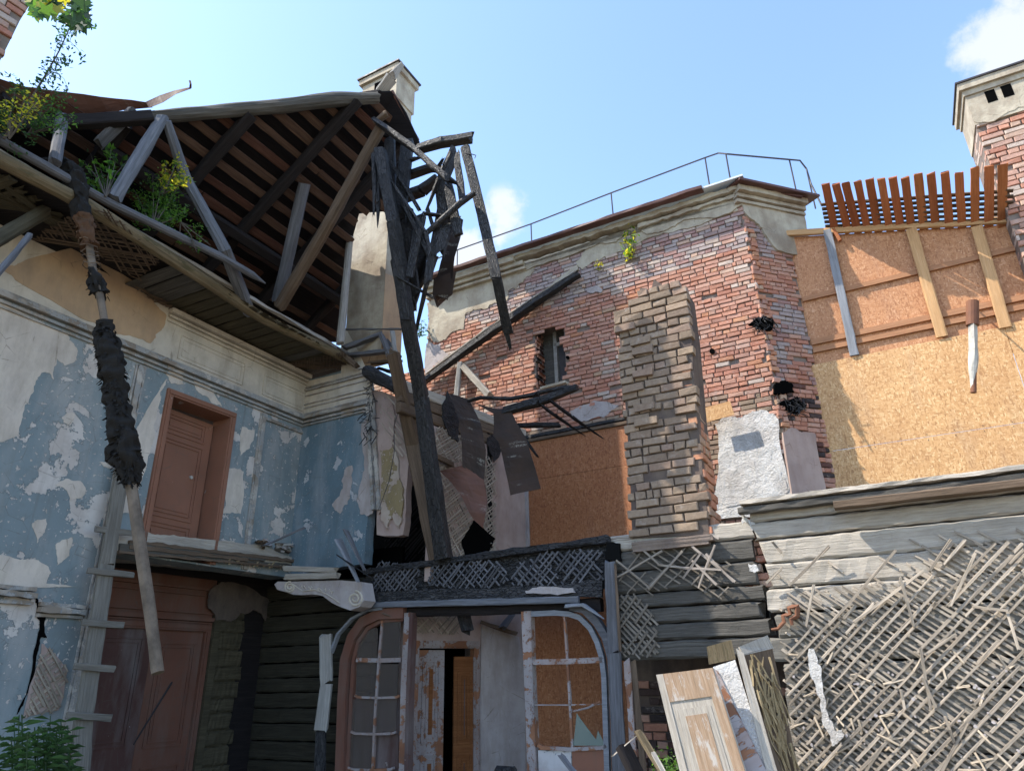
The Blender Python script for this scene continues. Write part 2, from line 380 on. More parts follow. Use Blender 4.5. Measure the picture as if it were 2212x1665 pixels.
def osb(name, dark=1., tint=(1., .66, .56)):
    s = NT(name); b = s.vor(s.wc((27, 66, 1), (0, 0, .35)), 1., 'F1', 'Color'); b2 = s.vor(s.wc((74, 26, 1), (0, 0, .3)), 1., 'F1', 'Color'); n = s.noise(s.wc(), 1.3, 5)
    sep = s.n('SeparateColor'); s.l(b, sep.inputs[0]); sep2 = s.n('SeparateColor'); s.l(b2, sep2.inputs[0])
    c1 = s.ramp(sep.outputs[0], [(.0, (.38, .20, .08)), (.3, (.52, .295, .125)), (.8, (.60, .37, .17)), (.97, (.70, .48, .25))])
    c2 = s.ramp(sep2.outputs[1], [(.0, (.35, .18, .07)), (.4, (.53, .30, .125)), (.85, (.60, .37, .17)), (1., (.71, .49, .26))])
    c = s.mix(s.ramp(sep2.outputs[0], [(.45, 0.), (.5, 1.)]), c1, c2); c = s.mix(s.ramp(n, [(.35, 0.), (.7, .4)]), c, (.40, .2, .08)); c = s.mix(s.ramp(s.noise(s.wc((2.5, .5, 1)), 1.3, 7, .65), [(.52, 0.), (.75, .35)]), c, (.28, .19, .13))
    ns = s.noise(s.wc((8, 40, 1)), 2.5, 4, .7); c = s.mix(s.ramp(ns, [(.3, .75), (.42, 0.)]), c, (.2, .09, .035))
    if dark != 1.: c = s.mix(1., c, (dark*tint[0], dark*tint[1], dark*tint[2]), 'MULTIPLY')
    return s.fin(c, .6, s.bump(s.math('ADD', sep.outputs[1], ns), .25, .004), .35)
def brickm(name, mort=.0):
    s = NT(name); w = s.wc(); c = s.col(); n = s.noise(w, 26, 6, .7)
    c = s.mix(s.ramp(n, [(.35, .4), (.6, 0.)]), c, s.mix(1., c, (.55, .5, .48), 'MULTIPLY'))
    c = s.mix(s.ramp(s.noise(w, 7, 8, .7), [(.56, 0.), (.68, .5)]), c, (.42, .37, .33))
    c = s.mix(s.ramp(s.noise(w, 1.2, 6, .6), [(.5, 0.), (.75, .3)]), c, (.16, .12, .11))
    return s.fin(c, .93, s.bump(s.math('ADD', n, s.noise(w, 70, 4, .7)), .6, .008), .15)
def metal(name, c0, c1, lichen=.0, ro=.5):
    s = NT(name); w = s.wc(); n = s.noise(w, 3.2, 8, .65); c = s.ramp(n, [(.35, c0), (.65, c1)])
    if lichen:
        a = s.noise(s.wc((7, 1.5, 1)), 1.3, 2); b = s.noise(w, 34, 6, .8)
        k = s.math('MULTIPLY', s.ramp(a, [(.6, 0.), (.64, 1.)]), s.ramp(b, [(.47, 0.), (.55, 1.)])); c = s.mix(s.math('MULTIPLY', k, lichen), c, (.33, .31, .27))
    return s.fin(c, s.ramp(n, [(.3, ro-.12), (.7, ro+.25)]), s.bump(n, .2, .01), .25)
def flat(name, c, ro=.8, spec=.3, bs=.0, var=.25):
    s = NT(name); n = s.noise(s.wc(), 6, 7, .65); cc = s.mix(s.ramp(n, [(.3, 0.), (.7, var)]), c, sc3(c, .35)); return s.fin(cc, ro, s.bump(s.noise(s.wc(), 25, 6, .7), bs or .25, .006), spec)
def leafm(name, c, c2):
    s = NT(name); cc = s.mix(1., c, s.col(), 'MULTIPLY'); s.l(cc, s.b.inputs['Base Color']); s.b.inputs['Roughness'].default_value = .5
    tr = s.n('BsdfTranslucent'); s.l(s.mix(1., c2, s.col(), 'MULTIPLY'), tr.inputs[0]); mx = s.n('MixShader'); mx.inputs[0].default_value = .45
    s.l(s.b.outputs[0], mx.inputs[1]); s.l(tr.outputs[0], mx.inputs[2]); s.l(mx.outputs[0], s.t.nodes['Material Output'].inputs[0]); return s.m
MT = dict(
 blue=peel('peeling_blue_paint', (.215, .265, .28), (.54, .50, .46), (.46, .41, .37), .57, 1.9, .61),
 blue2=peel('blue_paint_mostly_sound', (.13, .195, .235), (.42, .44, .46), (.3, .31, .33), .6, 3.2, .63),
 bluew=peel('blue_paint_mostly_lost', (.16, .235, .29), (.50, .48, .47), (.40, .36, .34), .47, 2.4, .6),
 cream=plaster('cream_plaster', (.60, .53, .45), (.52, .46, .40)),
 frieze=plaster('off_white_plaster', (.58, .52, .43), (.48, .43, .36)),
 tan=plaster('bare_tan_render', (.45, .31, .19), (.38, .26, .165), 1.2),
 white=plaster('white_rough_render', (.74, .72, .69), (.60, .56, .52), 3.2, (.3, .26, .22)),
 pinkp=plaster('pinkish_plaster', (.40, .31, .27), (.33, .25, .22), 1., (.2, .12, .09)),
 greyp=plaster('pale_grey_plaster', (.42, .38, .37), (.34, .3, .29), 1.4),
 extp=plaster('exterior_cream_plaster', (.45, .40, .31), (.30, .25, .19), 1.4, (.17, .12, .085)),
 ochre=peel('ochre_paint', (.30, .23, .12), (.42, .35, .29), (.36, .28, .23), .5, 2.2, .6),
 mould=peel('peeling_moulding', (.34, .34, .33), (.44, .41, .37), (.24, .2, .16), .5, 5, .58),
 door=peel('brown_pink_door_paint', (.27, .125, .08), (.3, .15, .1), (.36, .3, .27), .66, 3, .71, dirt=.25, bs=.3),
 doord=peel('grimy_shaded_brown_paint', (.165, .072, .048), (.20, .155, .13), (.11, .07, .055), .72, 3, .72, dirt=.5, bs=.4),  # door paint with more dirt, base darkened to carry the niche's shade
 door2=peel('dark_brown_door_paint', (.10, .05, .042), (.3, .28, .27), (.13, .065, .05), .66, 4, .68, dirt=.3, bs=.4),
 doorw=peel('peeling_white_door_paint', (.36, .32, .31), (.28, .13, .07), (.2, .09, .05), .54, 4, .6),
 dooro=wood('bare_orange_door_wood', (.10, .035, .012), (.22, .085, .03), (.32, .15, .06)),
 grey=wood('weathered_grey_wood', (.16, .15, .14), (.34, .32, .29), (.46, .44, .41), vcol=True),
 postg=wood('sooty_grey_post', (.05, .052, .06), (.15, .155, .17), (.26, .265, .29)),
 lad=wood('grey_brown_ladder_wood', (.08, .072, .06), (.19, .175, .15), (.27, .25, .21)),
 tanw=wood('tan_worn_wood', (.18, .115, .07), (.34, .235, .155), (.44, .36, .28), .6, .5, spots=(.40, .36, .32)),
 greyd=wood('dark_grey_wood', (.05, .05, .052), (.13, .13, .14), (.24, .24, .26)),
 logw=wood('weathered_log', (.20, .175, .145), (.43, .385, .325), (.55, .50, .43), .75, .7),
 logd=wood('dark_log', (.035, .032, .028), (.10, .092, .08), (.18, .165, .145), .8, .7),
 brn=wood('brown_weathered_wood', (.05, .034, .024), (.135, .095, .065), (.22, .16, .115)),
 eave=wood('mossy_brown_log', (.07, .052, .03), (.19, .145, .085), (.28, .22, .14), .6, .8, spots=(.10, .085, .045)),
 soff=wood('greenish_brown_boards', (.025, .021, .013), (.08, .067, .042), (.13, .11, .07)),
 batt=wood('roof_batten_wood', (.035, .021, .015), (.095, .055, .038), (.15, .09, .06)),
 rafd=wood('dark_rafter_wood', (.008, .007, .008), (.022, .018, .018), (.04, .032, .03)),
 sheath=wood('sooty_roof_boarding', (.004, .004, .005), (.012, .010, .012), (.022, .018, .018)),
 soffd=wood('shade_dark_logs', (.012, .011, .008), (.04, .036, .025), (.07, .062, .045)),
 redb=wood('reddish_roof_boarding', (.03, .014, .010), (.085, .038, .026), (.13, .065, .045)),
 fresh=wood('new_sawn_timber', (.36, .2, .09), (.52, .31, .15), (.62, .42, .24), .2, .3),
 redt=wood('orange_stained_slats', (.26, .085, .035), (.38, .14, .06), (.46, .21, .10), .4, .4, vcol=True),
 bat2=wood('brown_batten', (.26, .13, .07), (.38, .19, .10), (.46, .26, .15), .2, .3),
 galv=wood('bluish_grey_post', (.14, .145, .155), (.23, .24, .26), (.32, .33, .36), .2, .3),
 lath=wood('lath_wood', (.16, .13, .10), (.38, .325, .265), (.54, .48, .41), .3, .4, vcol=True),
 lathd=wood('sooty_lath_wood', (.035, .035, .038), (.11, .11, .12), (.22, .22, .24), .3, .4, vcol=True),
 char=char('charred_wood'), charb=char('charred_wood_bluish', 1.1, .12, (.8, 1., 1.3)), charg=char('charred_grey_wood', 1.5, .16),
 osb=osb('osb_board'), osbu=osb('darker_osb_board', .82, (1., .82, .85)), osbd=osb('weathered_red_osb', .6, (1., .68, .62)),  # osbu: same board pattern, multiplied darker for the upper boards
 brick=brickm('old_brick'), mort=plaster('lime_mortar', (.21, .165, .14), (.15, .115, .095), 1.2), mortd=plaster('dark_mortar', (.12, .09, .075), (.07, .055, .05), 1.2),
 roofm=metal('burnt_roof_sheet', (.022, .014, .011), (.048, .031, .024), .5, .68), roofr=metal('rusty_brown_sheet', (.075, .034, .024), (.13, .062, .045), .3, .6),
 gut=metal('brown_painted_metal', (.08, .035, .03), (.13, .07, .06)), iron=metal('dark_iron', (.03, .03, .035), (.07, .06, .06)), rust=metal('rusty_iron', (.12, .05, .03), (.2, .09, .05), 0, .7),
 tile=metal('pale_sheet_roof', (.45, .5, .55), (.6, .65, .7), 0, .4),
 black=flat('near_black', (.006, .006, .006), .95, .1), void=flat('dark_interior', (.004, .004, .004), 1., 0.),  # near-black fills for the doorway, gaps and openings
 insul=flat('tarred_felt_insulation', (.016, .014, .012), .9, .2, 1.), insb=flat('brown_felt_insulation', (.09, .05, .03), .95, .1, 1.), insw=flat('white_flaking_wrap', (.58, .55, .49), .9, .2, 1., .9),
 pipe=flat('lichened_iron_pipe', (.19, .145, .105), .8, .3, .9, .97), bark=flat('greyish_bark', (.09, .075, .06), .9),
 moss=flat('moss', (.03, .05, .012), 1., .1, 1.), ground=flat('trodden_earth', (.22, .19, .14), 1., .1, 1.),
 leaf=leafm('green_leaves', (.07, .15, .025), (.2, .42, .04)), leafd=leafm('dark_green_leaves', (.028, .065, .022), (.07, .17, .035)), leafy=leafm('yellow_green_leaves', (.42, .40, .03), (.75, .7, .05)),  # leafy: sunlight through the leaves is put into its colours, too
 straw=flat('dry_reed', (.33, .25, .14), .9))
g = NT('dirty_glass'); g.b.inputs['Base Color'].default_value = (.13, .105, .09, 1); g.b.inputs['Roughness'].default_value = .35; g.b.inputs['Alpha'].default_value = .38
MT['glass'] = g.m
g = NT('greenish_glass'); g.b.inputs['Base Color'].default_value = (.16, .22, .2, 1); g.b.inputs['Roughness'].default_value = .2; g.b.inputs['Alpha'].default_value = .75
MT['glassg'] = g.m
def shade_grey(): k = .38+.3*rnd(); return (k, k, k)  # lath tint toned down, shade of the centre section put in
def greyv(): k = .65+.6*rnd(); return (k, k*.99, k*.97)

# ================================================================= SETTING
M = MB(); M.add([(-400, -400, 0), (400, -400, 0), (400, 400, 0), (-400, 400, 0)], [(0, 1, 2, 3)]); o = M.build('ground', MT['ground']); o['kind'] = 'structure'

# ================================================================= LEFT WALL (blue)
ZT = 6.0
def ls(x, y, off=0): return LW.S(x, y, off)
du = [ls(372, 850), ls(512, 895), ls(460, 1160), ls(300, 1125)]           # upper door casing
us0 = (du[0][0]+du[3][0])/2; us1 = (du[1][0]+du[2][0])/2; uzt = (du[0][1]+du[1][1])/2
lo = [ls(*q('31', 720, 640)), ls(*q('31', 1395, 700)), ls(*q('31', 1235, 1660))]
l1 = (lo[1][0]+lo[2][0])/2; l0 = ls(*q('31', 560, 700))[0]-.02
SL = -6.5
wall = thing('plastered_wall', 'tall shaded interior wall on the left with peeling blue paint, cream frieze and brown doors', 'wall', LW.W(-3, 0))
ne = ls(*q('31', 560, 760))[0]; LR = Plane(LW.W(0, 0, -.9), LW.h.xy)
def lr(x, y, off=0): return LR.S(x, y, off)
lo = [lr(*q('31', 720, 640)), lr(*q('31', 1395, 700)), lr(*q('31', 1235, 1660))]
l1 = (lo[1][0]+lo[2][0])/2; l0 = lr(*q('31', 540, 900))[0]-.15
M = MB(); wallgrid(M, LW, SL, .06, 2.93, ZT, [(us0, us1, 2.95, uzt)], rev=.36, mi=0); wallgrid(M, LW, SL, ne, 0, 2.93, [], rev=.36, mi=0); wallgrid(M, LR, ne-.6, 1.2, 0, 3.4, [(l0, l1, 0, 2.92)], mi=4)
# big cream plaster, tan render, frieze, whiter paintless parts as real layers of plaster
def patch(poly, mi, off, amp=5, lev=3, pl=LW): prism(M, pl, jag(poly, amp, lev), off, .004, mi)
zc = ls(655, 905)[1]
pbox(M, LW, SL, 0, zc-.02, ZT-.0, .012, .011, 2)                              # frieze band
patch(Q('21', (-300, 60), (0, 300), (440, 500), (480, 560), (500, 640), (420, 705), (370, 660), (350, 795), (310, 750), (270, 750), (220, 870), (160, 960), (120, 1150), (0, 1200), (-300, 1250)), 1, .005)
patch(Q('21', (-300, -200), (0, 60), (90, 60), (200, 10), (480, -60), (590, 40), (720, 130), (860, 200), (1000, 300), (1080, 380), (1060, 460), (1010, 500), (975, 560), (900, 530), (760, 500), (640, 440), (480, 370), (100, 150), (60, 110), (-200, 0)), 3, .018, 3)
patch(Q('21', (520, -60), (1000, 240), (1000, 300), (860, 200), (720, 130)), 3, .016, 3)
for pp in ([(360, 1475), (430, 1435), (520, 1450), (555, 1500), (530, 1560), (460, 1580), (430, 1510)], [(400, 1040), (440, 1010), (490, 1020), (460, 1090), (410, 1070)], [(640, 1330), (720, 1315), (740, 1370), (680, 1360)]): patch(Q('21', *pp), 1, .005, 3)
patch(Q('21', (960, 980), (1080, 790), (1040, 900), (1020, 1000), (1000, 1180), (960, 1290), (900, 1500), (880, 1664), (740, 1664), (830, 1400), (880, 1150)), 1, .005)
patch(Q('21', (1090, 700), (1200, 730), (1190, 830), (1110, 820), (1075, 760)), 1, .005); patch(Q('21', (1260, 790), (1330, 810), (1440, 970), (1380, 950), (1290, 880)), 1, .005)
patch(Q('21', (1480, 1370), (1580, 1390), (1560, 1664), (1440, 1664), (1460, 1560)), 1, .005); patch(Q('21', (1570, 1100), (1650, 1120), (1620, 1240), (1560, 1290)), 1, .005)
patch(Q('31', (210, 60), (300, 30), (290, 120), (240, 190)), 1, .005); patch(Q('31', (360, 200), (470, 150), (450, 270), (380, 330)), 1, .005); patch(Q('31', (-300, 240), (0, 265), (250, 300), (330, 380), (300, 450), (500, 470), (0, 490), (-300, 480)), 1, .006)
M.build('wall_face', [MT['blue'], MT['cream'], MT['frieze'], MT['tan'], MT['rafd']], wall)
# mouldings
M = MB()
zb = zc
for dz, w, dp in ((.0, .05, .07), (-.07, .03, .04), (-.125, .02, .028), (.045, .02, .045)): pbox(M, LW, SL, 0, zb+dz-w/2, zb+dz+w/2, dp, dp-.013 if dz > -.05 else dp)
M.build('picture_moulding', MT['mould'], wall)
M = MB(); 
for dz, w, dp in ((ZT-.06, .06, .10), (ZT-.13, .03, .06), (ZT-.19, .02, .04)): pbox(M, LW, ls(*q('21', 1080, 400))[0], 0, dz-w/2, dz+w/2, dp, dp-.013)
M.build('top_moulding', MT['frieze'], wall)
for pts in ([(1180, 495), (1585, 712), (1560, 850), (1145, 635)], [(1718, 757), (1985, 905), (1960, 1010), (1690, 880)]):
    a = [ls(*q('21', *p)) for p in pts]; s0 = (a[0][0]+a[3][0])/2; s1 = (a[1][0]+a[2][0])/2; z1 = (a[0][1]+a[1][1])/2; z0 = (a[2][1]+a[3][1])/2
    M = MB()
    for k in (0, .05):
        for e in (((s0+k, z0+k), (s1-k, z0+k)), ((s1-k, z0+k), (s1-k, z1-k)), ((s1-k, z1-k), (s0+k, z1-k)), ((s0+k, z1-k), (s0+k, z0+k))): pstrip(M, LW, *e, .012, .024-k*.1, .012-k*.1, 0, False)
    M.build('frieze_panel', MT['frieze'], wall)
# pilaster mouldings: vertical plaster strips
for pts, w in (([(930, 700), (700, 1660)], .07), ([(1720, 1010), (1610, 1660)], .05)):
    a, b = ls(*q('21', *pts[0])), ls(*q('21', *pts[1])); s = (a[0]+b[0])/2; M = MB()
    for k, ww, dp in ((0, w, .03), (-w*.8, .02, .02), (w*.8, .02, .02)): pstrip(M, LW, (s+k, 2.95 if w < .06 else .3), (s+k, zb-.16), ww, dp, dp, 0, False, .25)
    M.build('pilaster_moulding', MT['mould'], wall)
s5 = ls(*q('21', 1720, 1010))[0]; M = MB(); pbox(M, LW, s5, 0, zb-.24, zb-.2, .03, .03); M.build('panel_moulding', MT['mould'], wall)
# chair rail with break, crack and lath below
M = MB()
za = ls(*q('31', 200, 510))[1]; se = ls(*q('31', 550, 545))[0]
for dz, w, dp in ((.03, .04, .05), (-.03, .05, .09), (-.10, .03, .05)): pstrip(M, LW, (SL, za+dz), (ls(*q('31', 215, 515))[0], za+dz), w, dp, dp, 0, False, .3)
zr = ls(*q('31', 400, 610))[1]
for dz, w, dp in ((.02, .04, .05), (-.03, .05, .08), (-.08, .03, .04)): pstrip(M, LW, (ls(*q('31', 240, 600))[0], zr+dz), (se, zr+dz), w, dp, dp, 0, False, .3)
M.build('chair_rail', MT['mould'], wall)
M = MB(); prism(M, LW, jag(Q('31', (225, 520), (250, 560), (240, 620), (300, 650), (290, 740), (305, 800), (265, 800), (250, 880), (215, 1060), (150, 1240), (110, 1300), (180, 1160), (215, 960), (245, 790), (260, 700), (235, 640), (230, 570)), 3, 2), .011, .004); M.build('crack', MT['void'], wall)
lp = Q('31', (270, 840), (330, 880), (440, 1010), (430, 1080), (380, 1270), (150, 1330), (215, 1060))
M = MB(); prism(M, LW, jag(lp, 4, 2), .009, .003, 1); laths(M, LW, lp, -52, .045, .02, .006, .02, 0, .03, .3, 1.2, 2, col=greyv); laths(M, LW, lp, 38, .05, .02, .006, .013, 0, .1, .3, 1.2, 2, col=greyv)
M.build('exposed_lath', [MT['lath'], MT['pinkp']], wall)
# upper door
def casing(pl, s0, s1, z0, z1, w, off, th, mat, parent, name='door_frame', sides='lrt'):
    M = MB()
    for k, ww, dp in ((0, w, off), (w*.25, w*.5, off+.015)):
        t_ = th if k == 0 else .0145
        if 'l' in sides: pbox(M, pl, s0+k, s0+k+ww, z0, z1-w, dp, t_)
        if 'r' in sides: pbox(M, pl, s1-k-ww, s1-k, z0, z1-w, dp, t_)
        if 't' in sides: pbox(M, pl, s0+(k if k else 0), s1-k, z1-k-ww, z1-k, dp, t_)
    return M.build(name, mat, parent)
def doorleaf(pl, s0, s1, z0, z1, off, panels, mat, parent, hinge=None, ang=0, th=.045, mat2=None, name='door_leaf', handle=None):
    """leaf with raised panels; turned about a hinge at s0 by ang degrees inwards"""
    h = pl.h.copy(); n = pl.n.copy(); o = pl.o + n*off + h*s0
    if ang: h = (h*cos(R(ang)) - n*sin(R(ang))); 
    L = Plane((o.x, o.y), (h.x, h.y)); w = s1-s0; M = MB(); pbox(M, L, 0, w, z0, z1, 0, th)
    for (a, b, c, d) in panels:
        for k, ww in ((0, .022), (.05, .012)):
            A, B, c0, c1 = w*a+k, w*b-k, z0+(z1-z0)*c+k, z0+(z1-z0)*d-k
            for e in (((A, c0), (B, c0)), ((B, c0), (B, c1)), ((B, c1), (A, c1)), ((A, c1), (A, c0))): pstrip(M, L, *e, ww, .012, .0115, 0, False)
        pbox(M, L, w*a+.09, w*b-.09, z0+(z1-z0)*c+.09, z0+(z1-z0)*d-.09, .008, .0075, 1)
    lf = M.build(name, [mat, mat2 or mat], parent); return lf, L
casing(LW, us0-.02, us1+.02, 2.95, uzt+.02, .085, .035, .34, MT['door'], wall)
lf, L = doorleaf(LW, us0+.065, us1-.085, 2.95, uzt-.13, -.20, [(.1, .86, .28, .80), (.1, .86, .84, .97), (.1, .86, .02, .24)], MT['door'], wall, ang=4)
M = MB(); log(M, [L.W(.62, 4.02, .0), L.W(.62, 4.02, .03)], .022, 12); M.build('lock_plate', MT['insw'], lf)
M = MB(); pbox(M, LW, us0-.6, us1+.8, 3.1, 6.1, -.93, .04); M.build('inner_room_wall', MT['pinkp'], wall)
# lower door: overdoor, frame, two leaves
M = MB(); zh = lr(*q('31', 1000, 690))[1]
pbox(M, LR, l0, l1, zh+.02, 2.92, -.03, .1); 
for dz, w, dp in ((zh+.05, .05, .03), (zh+.13, .02, .0), (zh+.36, .02, .0), (zh+.44, .03, .015), (zh+.0, .03, .0)): pbox(M, LR, l0, l1, dz-w/2, dz+w/2, dp, dp+.0295)
M.build('overdoor_panel', MT['doord'], wall)
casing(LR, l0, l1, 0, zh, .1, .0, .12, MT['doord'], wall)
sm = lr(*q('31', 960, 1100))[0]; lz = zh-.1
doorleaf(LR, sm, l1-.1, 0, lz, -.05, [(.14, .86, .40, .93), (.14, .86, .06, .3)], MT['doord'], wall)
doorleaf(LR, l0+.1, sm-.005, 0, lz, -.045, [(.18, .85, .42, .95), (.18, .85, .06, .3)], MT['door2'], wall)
# log part between door and the corner, mossy boards
M = MB(); z = 0; s9 = l1+.03
pbox(M, LR, s9-.04, .1, 0, 2.9, .006, .004, 0)
while z < 2.75:
    hh = .17+rnd()*.06; beam(M, LR.W(s9+.05, z+hh/2, .0), LR.W(.12+ju(.05), z+hh/2+ju(.01), .0), .07, hh-.012, 0, seg=12, jit=.007, rag=.02, up=(0, 0, 1)); z += hh+.004
pbox(M, LR, s9-.04, s9+.06, 0, zh+.05, .05, .05, 0)
M.build('bare_log_face', MT['soff'], wall)
M = MB(); prism(M, LR, jag(Q('31', (1380, 480), (1480, 440), (1760, 560), (1730, 700), (1640, 620), (1560, 640), (1500, 700), (1400, 690), (1350, 590)), 6, 3), .05, .02); M.build('loose_plaster', MT['mortd'], wall)

M = MB(); pbox(M, LR, ne-.5, .3, 0, 2.9, -.35, .05); M.build('dark_backing', MT['void'], wall)
# ================================================================= RETURN WALL + floor slab + bracket
def fs_(x, y, off=0): return FW.S(x, y, off)
ret = thing('corner_wall', 'blue painted corner wall end with white cornice, broken off at its right edge', 'wall', FW.W(.6, 0))
e1 = fs_(800, 1000)[0]; e2 = fs_(888, 1100)[0]; zr0 = 2.95; zt1 = fs_(700, 815)[1]
M = MB(); M2 = MB()
base = [(-.12, zr0), (e1, zr0+.05), fs_(795, 1100), fs_(805, 1000), fs_(800, 900), fs_(787, 790), (-.12, ZT-.1)]
prism(M, FW, [p for p in jag(base, .02, 3)], 0, .16, 0, True)
prism(M, FW, jag(Q('22', (0, 410), (150, 700), (210, 790), (195, 880), (190, 960), (0, 1030)), 3, 2)[:]+[], .008, .007, 1)
prism(M, FW, [(0.0, zc), fs_(790, 862), fs_(786, 795), (0.0, ZT-.12)], .012, .011, 1, True)
prism(M, FW, jag(Q('22', (130, 1080), (190, 1000), (215, 1100), (205, 1300), (220, 1500), (200, 1664), (120, 1664), (110, 1520), (150, 1380)), 5, 3), .01, .009, 3)
prism(M, FW, jag(Q('22', (20, 1380), (70, 1350), (60, 1500), (40, 1600), (-10, 1664), (-60, 1600), (10, 1500)), 5, 3), .006, .005, 3)
M.build('wall_face', [MT['blue2'], MT['frieze'], MT['tan'], MT['greyp']], ret)
M = MB()
for dz, w, dp in ((0, .05, .07), (-.07, .03, .04), (-.12, .02, .03), (.06, .02, .035), (.16, .012, .03), (.22, .012, .03), (.36, .012, .03), (.45, .03, .05), (.50, .02, .03)):
    pstrip(M, FW, (0.0, zc+dz), (e1-.06-dz*.15+ju(.02), zc+dz), w, dp, dp-.013 if dz > 0 else dp, 0, False, .12)
M.build('cornice', MT['mould'], ret)
M = MB()
for x0, x1, w, dp in ((178, 196, .05, .05), (205, 228, .06, .03)): pstrip(M, FW, fs_(*q('22', x0, 920)), fs_(*q('22', x1+20, 1640)), w, dp, dp, 0, False, .3)
M.build('edge_moulding', MT['mould'], ret)
lp = Q('22', (200, 860), (260, 870), (400, 930), (440, 1010), (445, 1200), (430, 1400), (420, 1640), (400, 1800), (230, 1800), (235, 1500), (215, 1100))
M = MB(); prism(M, FW, jag(lp, 3, 2), -.03, .12, 1); laths(M, FW, Q('22', (240, 880), (400, 940), (440, 1010), (440, 1300), (330, 1300), (260, 1100)), -50, .045, .018, .006, -.005, 0, .15, .2, .8, 3, col=greyv)
prism(M, FW, jag(Q('22', (260, 900), (330, 930), (330, 1200), (300, 1500), (240, 1664), (230, 1400), (235, 1100)), 5, 3), .0, .025, 1)
prism(M, FW, jag(Q('22', (250, 1250), (330, 1230), (370, 1330), (400, 1500), (390, 1664), (370, 1760), (330, 1680), (300, 1760), (255, 1700)), 5, 3), .004, .028, 2)
M.build('lath_and_plaster_end', [MT['lath'], MT['pinkp'], MT['ochre']], ret)
# lower part of that wall under the slab: logs coloured dark to carry the recess's shade
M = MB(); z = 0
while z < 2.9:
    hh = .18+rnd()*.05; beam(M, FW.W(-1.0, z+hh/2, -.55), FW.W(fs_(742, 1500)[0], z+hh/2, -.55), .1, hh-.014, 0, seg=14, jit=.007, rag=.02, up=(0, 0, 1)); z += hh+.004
pbox(M, FW, -1.3, fs_(790, 1500)[0], 0, 3.3, -.62, .05, 1); M.build('dark_log_face', [MT['soffd'], MT['void']], ret)


slab = thing('floor_slab', 'broken upper floor edge jutting out over the lower brown door', 'floor', LW.W(-1, 2.9))
O8 = .05
top = jag(Q('31', (700, 118), (770, 125), (940, 112), (1060, 135), (1200, 150), (1500, 175), (1700, 205), (1850, 270), (2000, 290), (2180, 300), (2260, 330)), 4, 3, False)
bot = jag(Q('31', (2260, 400), (2100, 385), (1830, 352), (1400, 300), (1190, 275), (770, 255), (700, 250)), 3, 2, False)
M = MB(); prism(M, LW, top+bot, O8, .98, 0); M.build('slab_body', MT['logw'], slab)
M = MB()
for i in range(5):
    z0 = 2.74+i*.028; x0 = 760+i*20+rnd()*60; x1 = 1500+rnd()*700
    y0 = 245-i*17; y1 = 345-i*11
    pstrip(M, LW, q('31', x0, y0), q('31', x1, y0+(y1-y0)*(x1-770)/1100), .022+rnd()*.02, O8+.012+rnd()*.035, .04, i % 2, True, .45)
prism(M, LW, Q('31', (780, 190), (1430, 250), (1420, 285), (1190, 285), (775, 250)), O8+.03, .03, 1)
laths(M, LW, Q('31', (1350, 290), (1820, 330), (1820, 360), (1350, 320)), 30, .03, .014, .005, O8+.03, 2, .05, .05, .2, 20)
M.build('edge_layers', [MT['brn'], MT['logd'], MT['straw']], slab)
M = MB()
for i in range(38):
    x = 1650+rnd()*620; y = 165+(x-1650)*.16+rnd()*45; p = LW.P(*q('31', x, y), O8-rnd()*.25); a = rnd()*pi; L_ = .07+rnd()*.14
    beam(M, p-V((cos(a), sin(a), ju(.3)))*L_, p+V((cos(a), sin(a), ju(.3)))*L_, .04+rnd()*.05, .015+rnd()*.03, random.choice([0, 1, 2]), seg=2, jit=.01, rag=.03)
M.build('rubble', [MT['greyp'], MT['grey'], MT['brn']], slab)
def dw(y): return 1.8*max(0., min(1., (1000-y)/400))
def wa(x, y, Y): return at(x, y, Y-(dw(y) if x > 795 else 0))
def stick(name, label, cat, pts, wpx, mat, kind='log', group=None, taper=None, rag=.03, hr=1., jit=None, up=(0, 0, 1), parent=None, n=10):
    P = [(wa(*p) if group == 'charred roof timbers left standing' else at(*p)) if not isinstance(p, V) else p for p in pts]
    if not isinstance(wpx, (list, tuple)): wpx = [wpx]*len(P)
    wm = [w*(p-EYE).length/FL for w, p in zip(wpx, P)]
    org = P[-1].copy(); M = MB()
    if kind == 'log': log(M, P, [w/2 for w in wm], n, jit=.06 if jit is None else jit, rag=rag)
    else: 
        for i in range(len(P)-1): beam(M, P[i], P[i+1], wm[i], wm[i]*hr, jit=.005 if jit is None else jit, rag=rag, w1=wm[i+1]/wm[i], up=up, rag0=None if i == 0 else 0)
    o = M.build(name, MT[mat]); o.location = org; o.data.transform(Matrix.Translation(-org))
    return tag(o, label, cat, group)
stick('charred_board', 'dark pointed board lying on the rubble of the broken floor edge', 'board', [(*q('31', 1710, 205), 8.7), (*q('31', 1975, 90), 8.95)], [10, 12], 'greyd', 'sq', hr=.35)
brk = thing('scroll_bracket', 'white carved scroll bracket under the broken floor slab', 'bracket', FW.P(700, 1290))
bp = Q('31', (1850, 438), (2211, 430), (2340, 440), (2360, 560), (2330, 600), (2270, 625), (2200, 600), (2150, 575), (2090, 530), (2030, 520), (1960, 525), (1900, 522), (1850, 505), (1795, 490), (1778, 455), (1800, 438))
M = MB(); prism(M, FW, bp, .35, .22); M.build('bracket_body', MT['greyp'], brk)
def spiral(cx, cy, r, turns, sgn=1, ph=0.):
    return [FW.P(cx+cos(ph+sgn*t)*r*(1-t/(turns*2*pi)*.85), cy+sin(ph+sgn*t)*r*(1-t/(turns*2*pi)*.85), .355) for t in [i*.35 for i in range(int(turns*2*pi/.35))]]
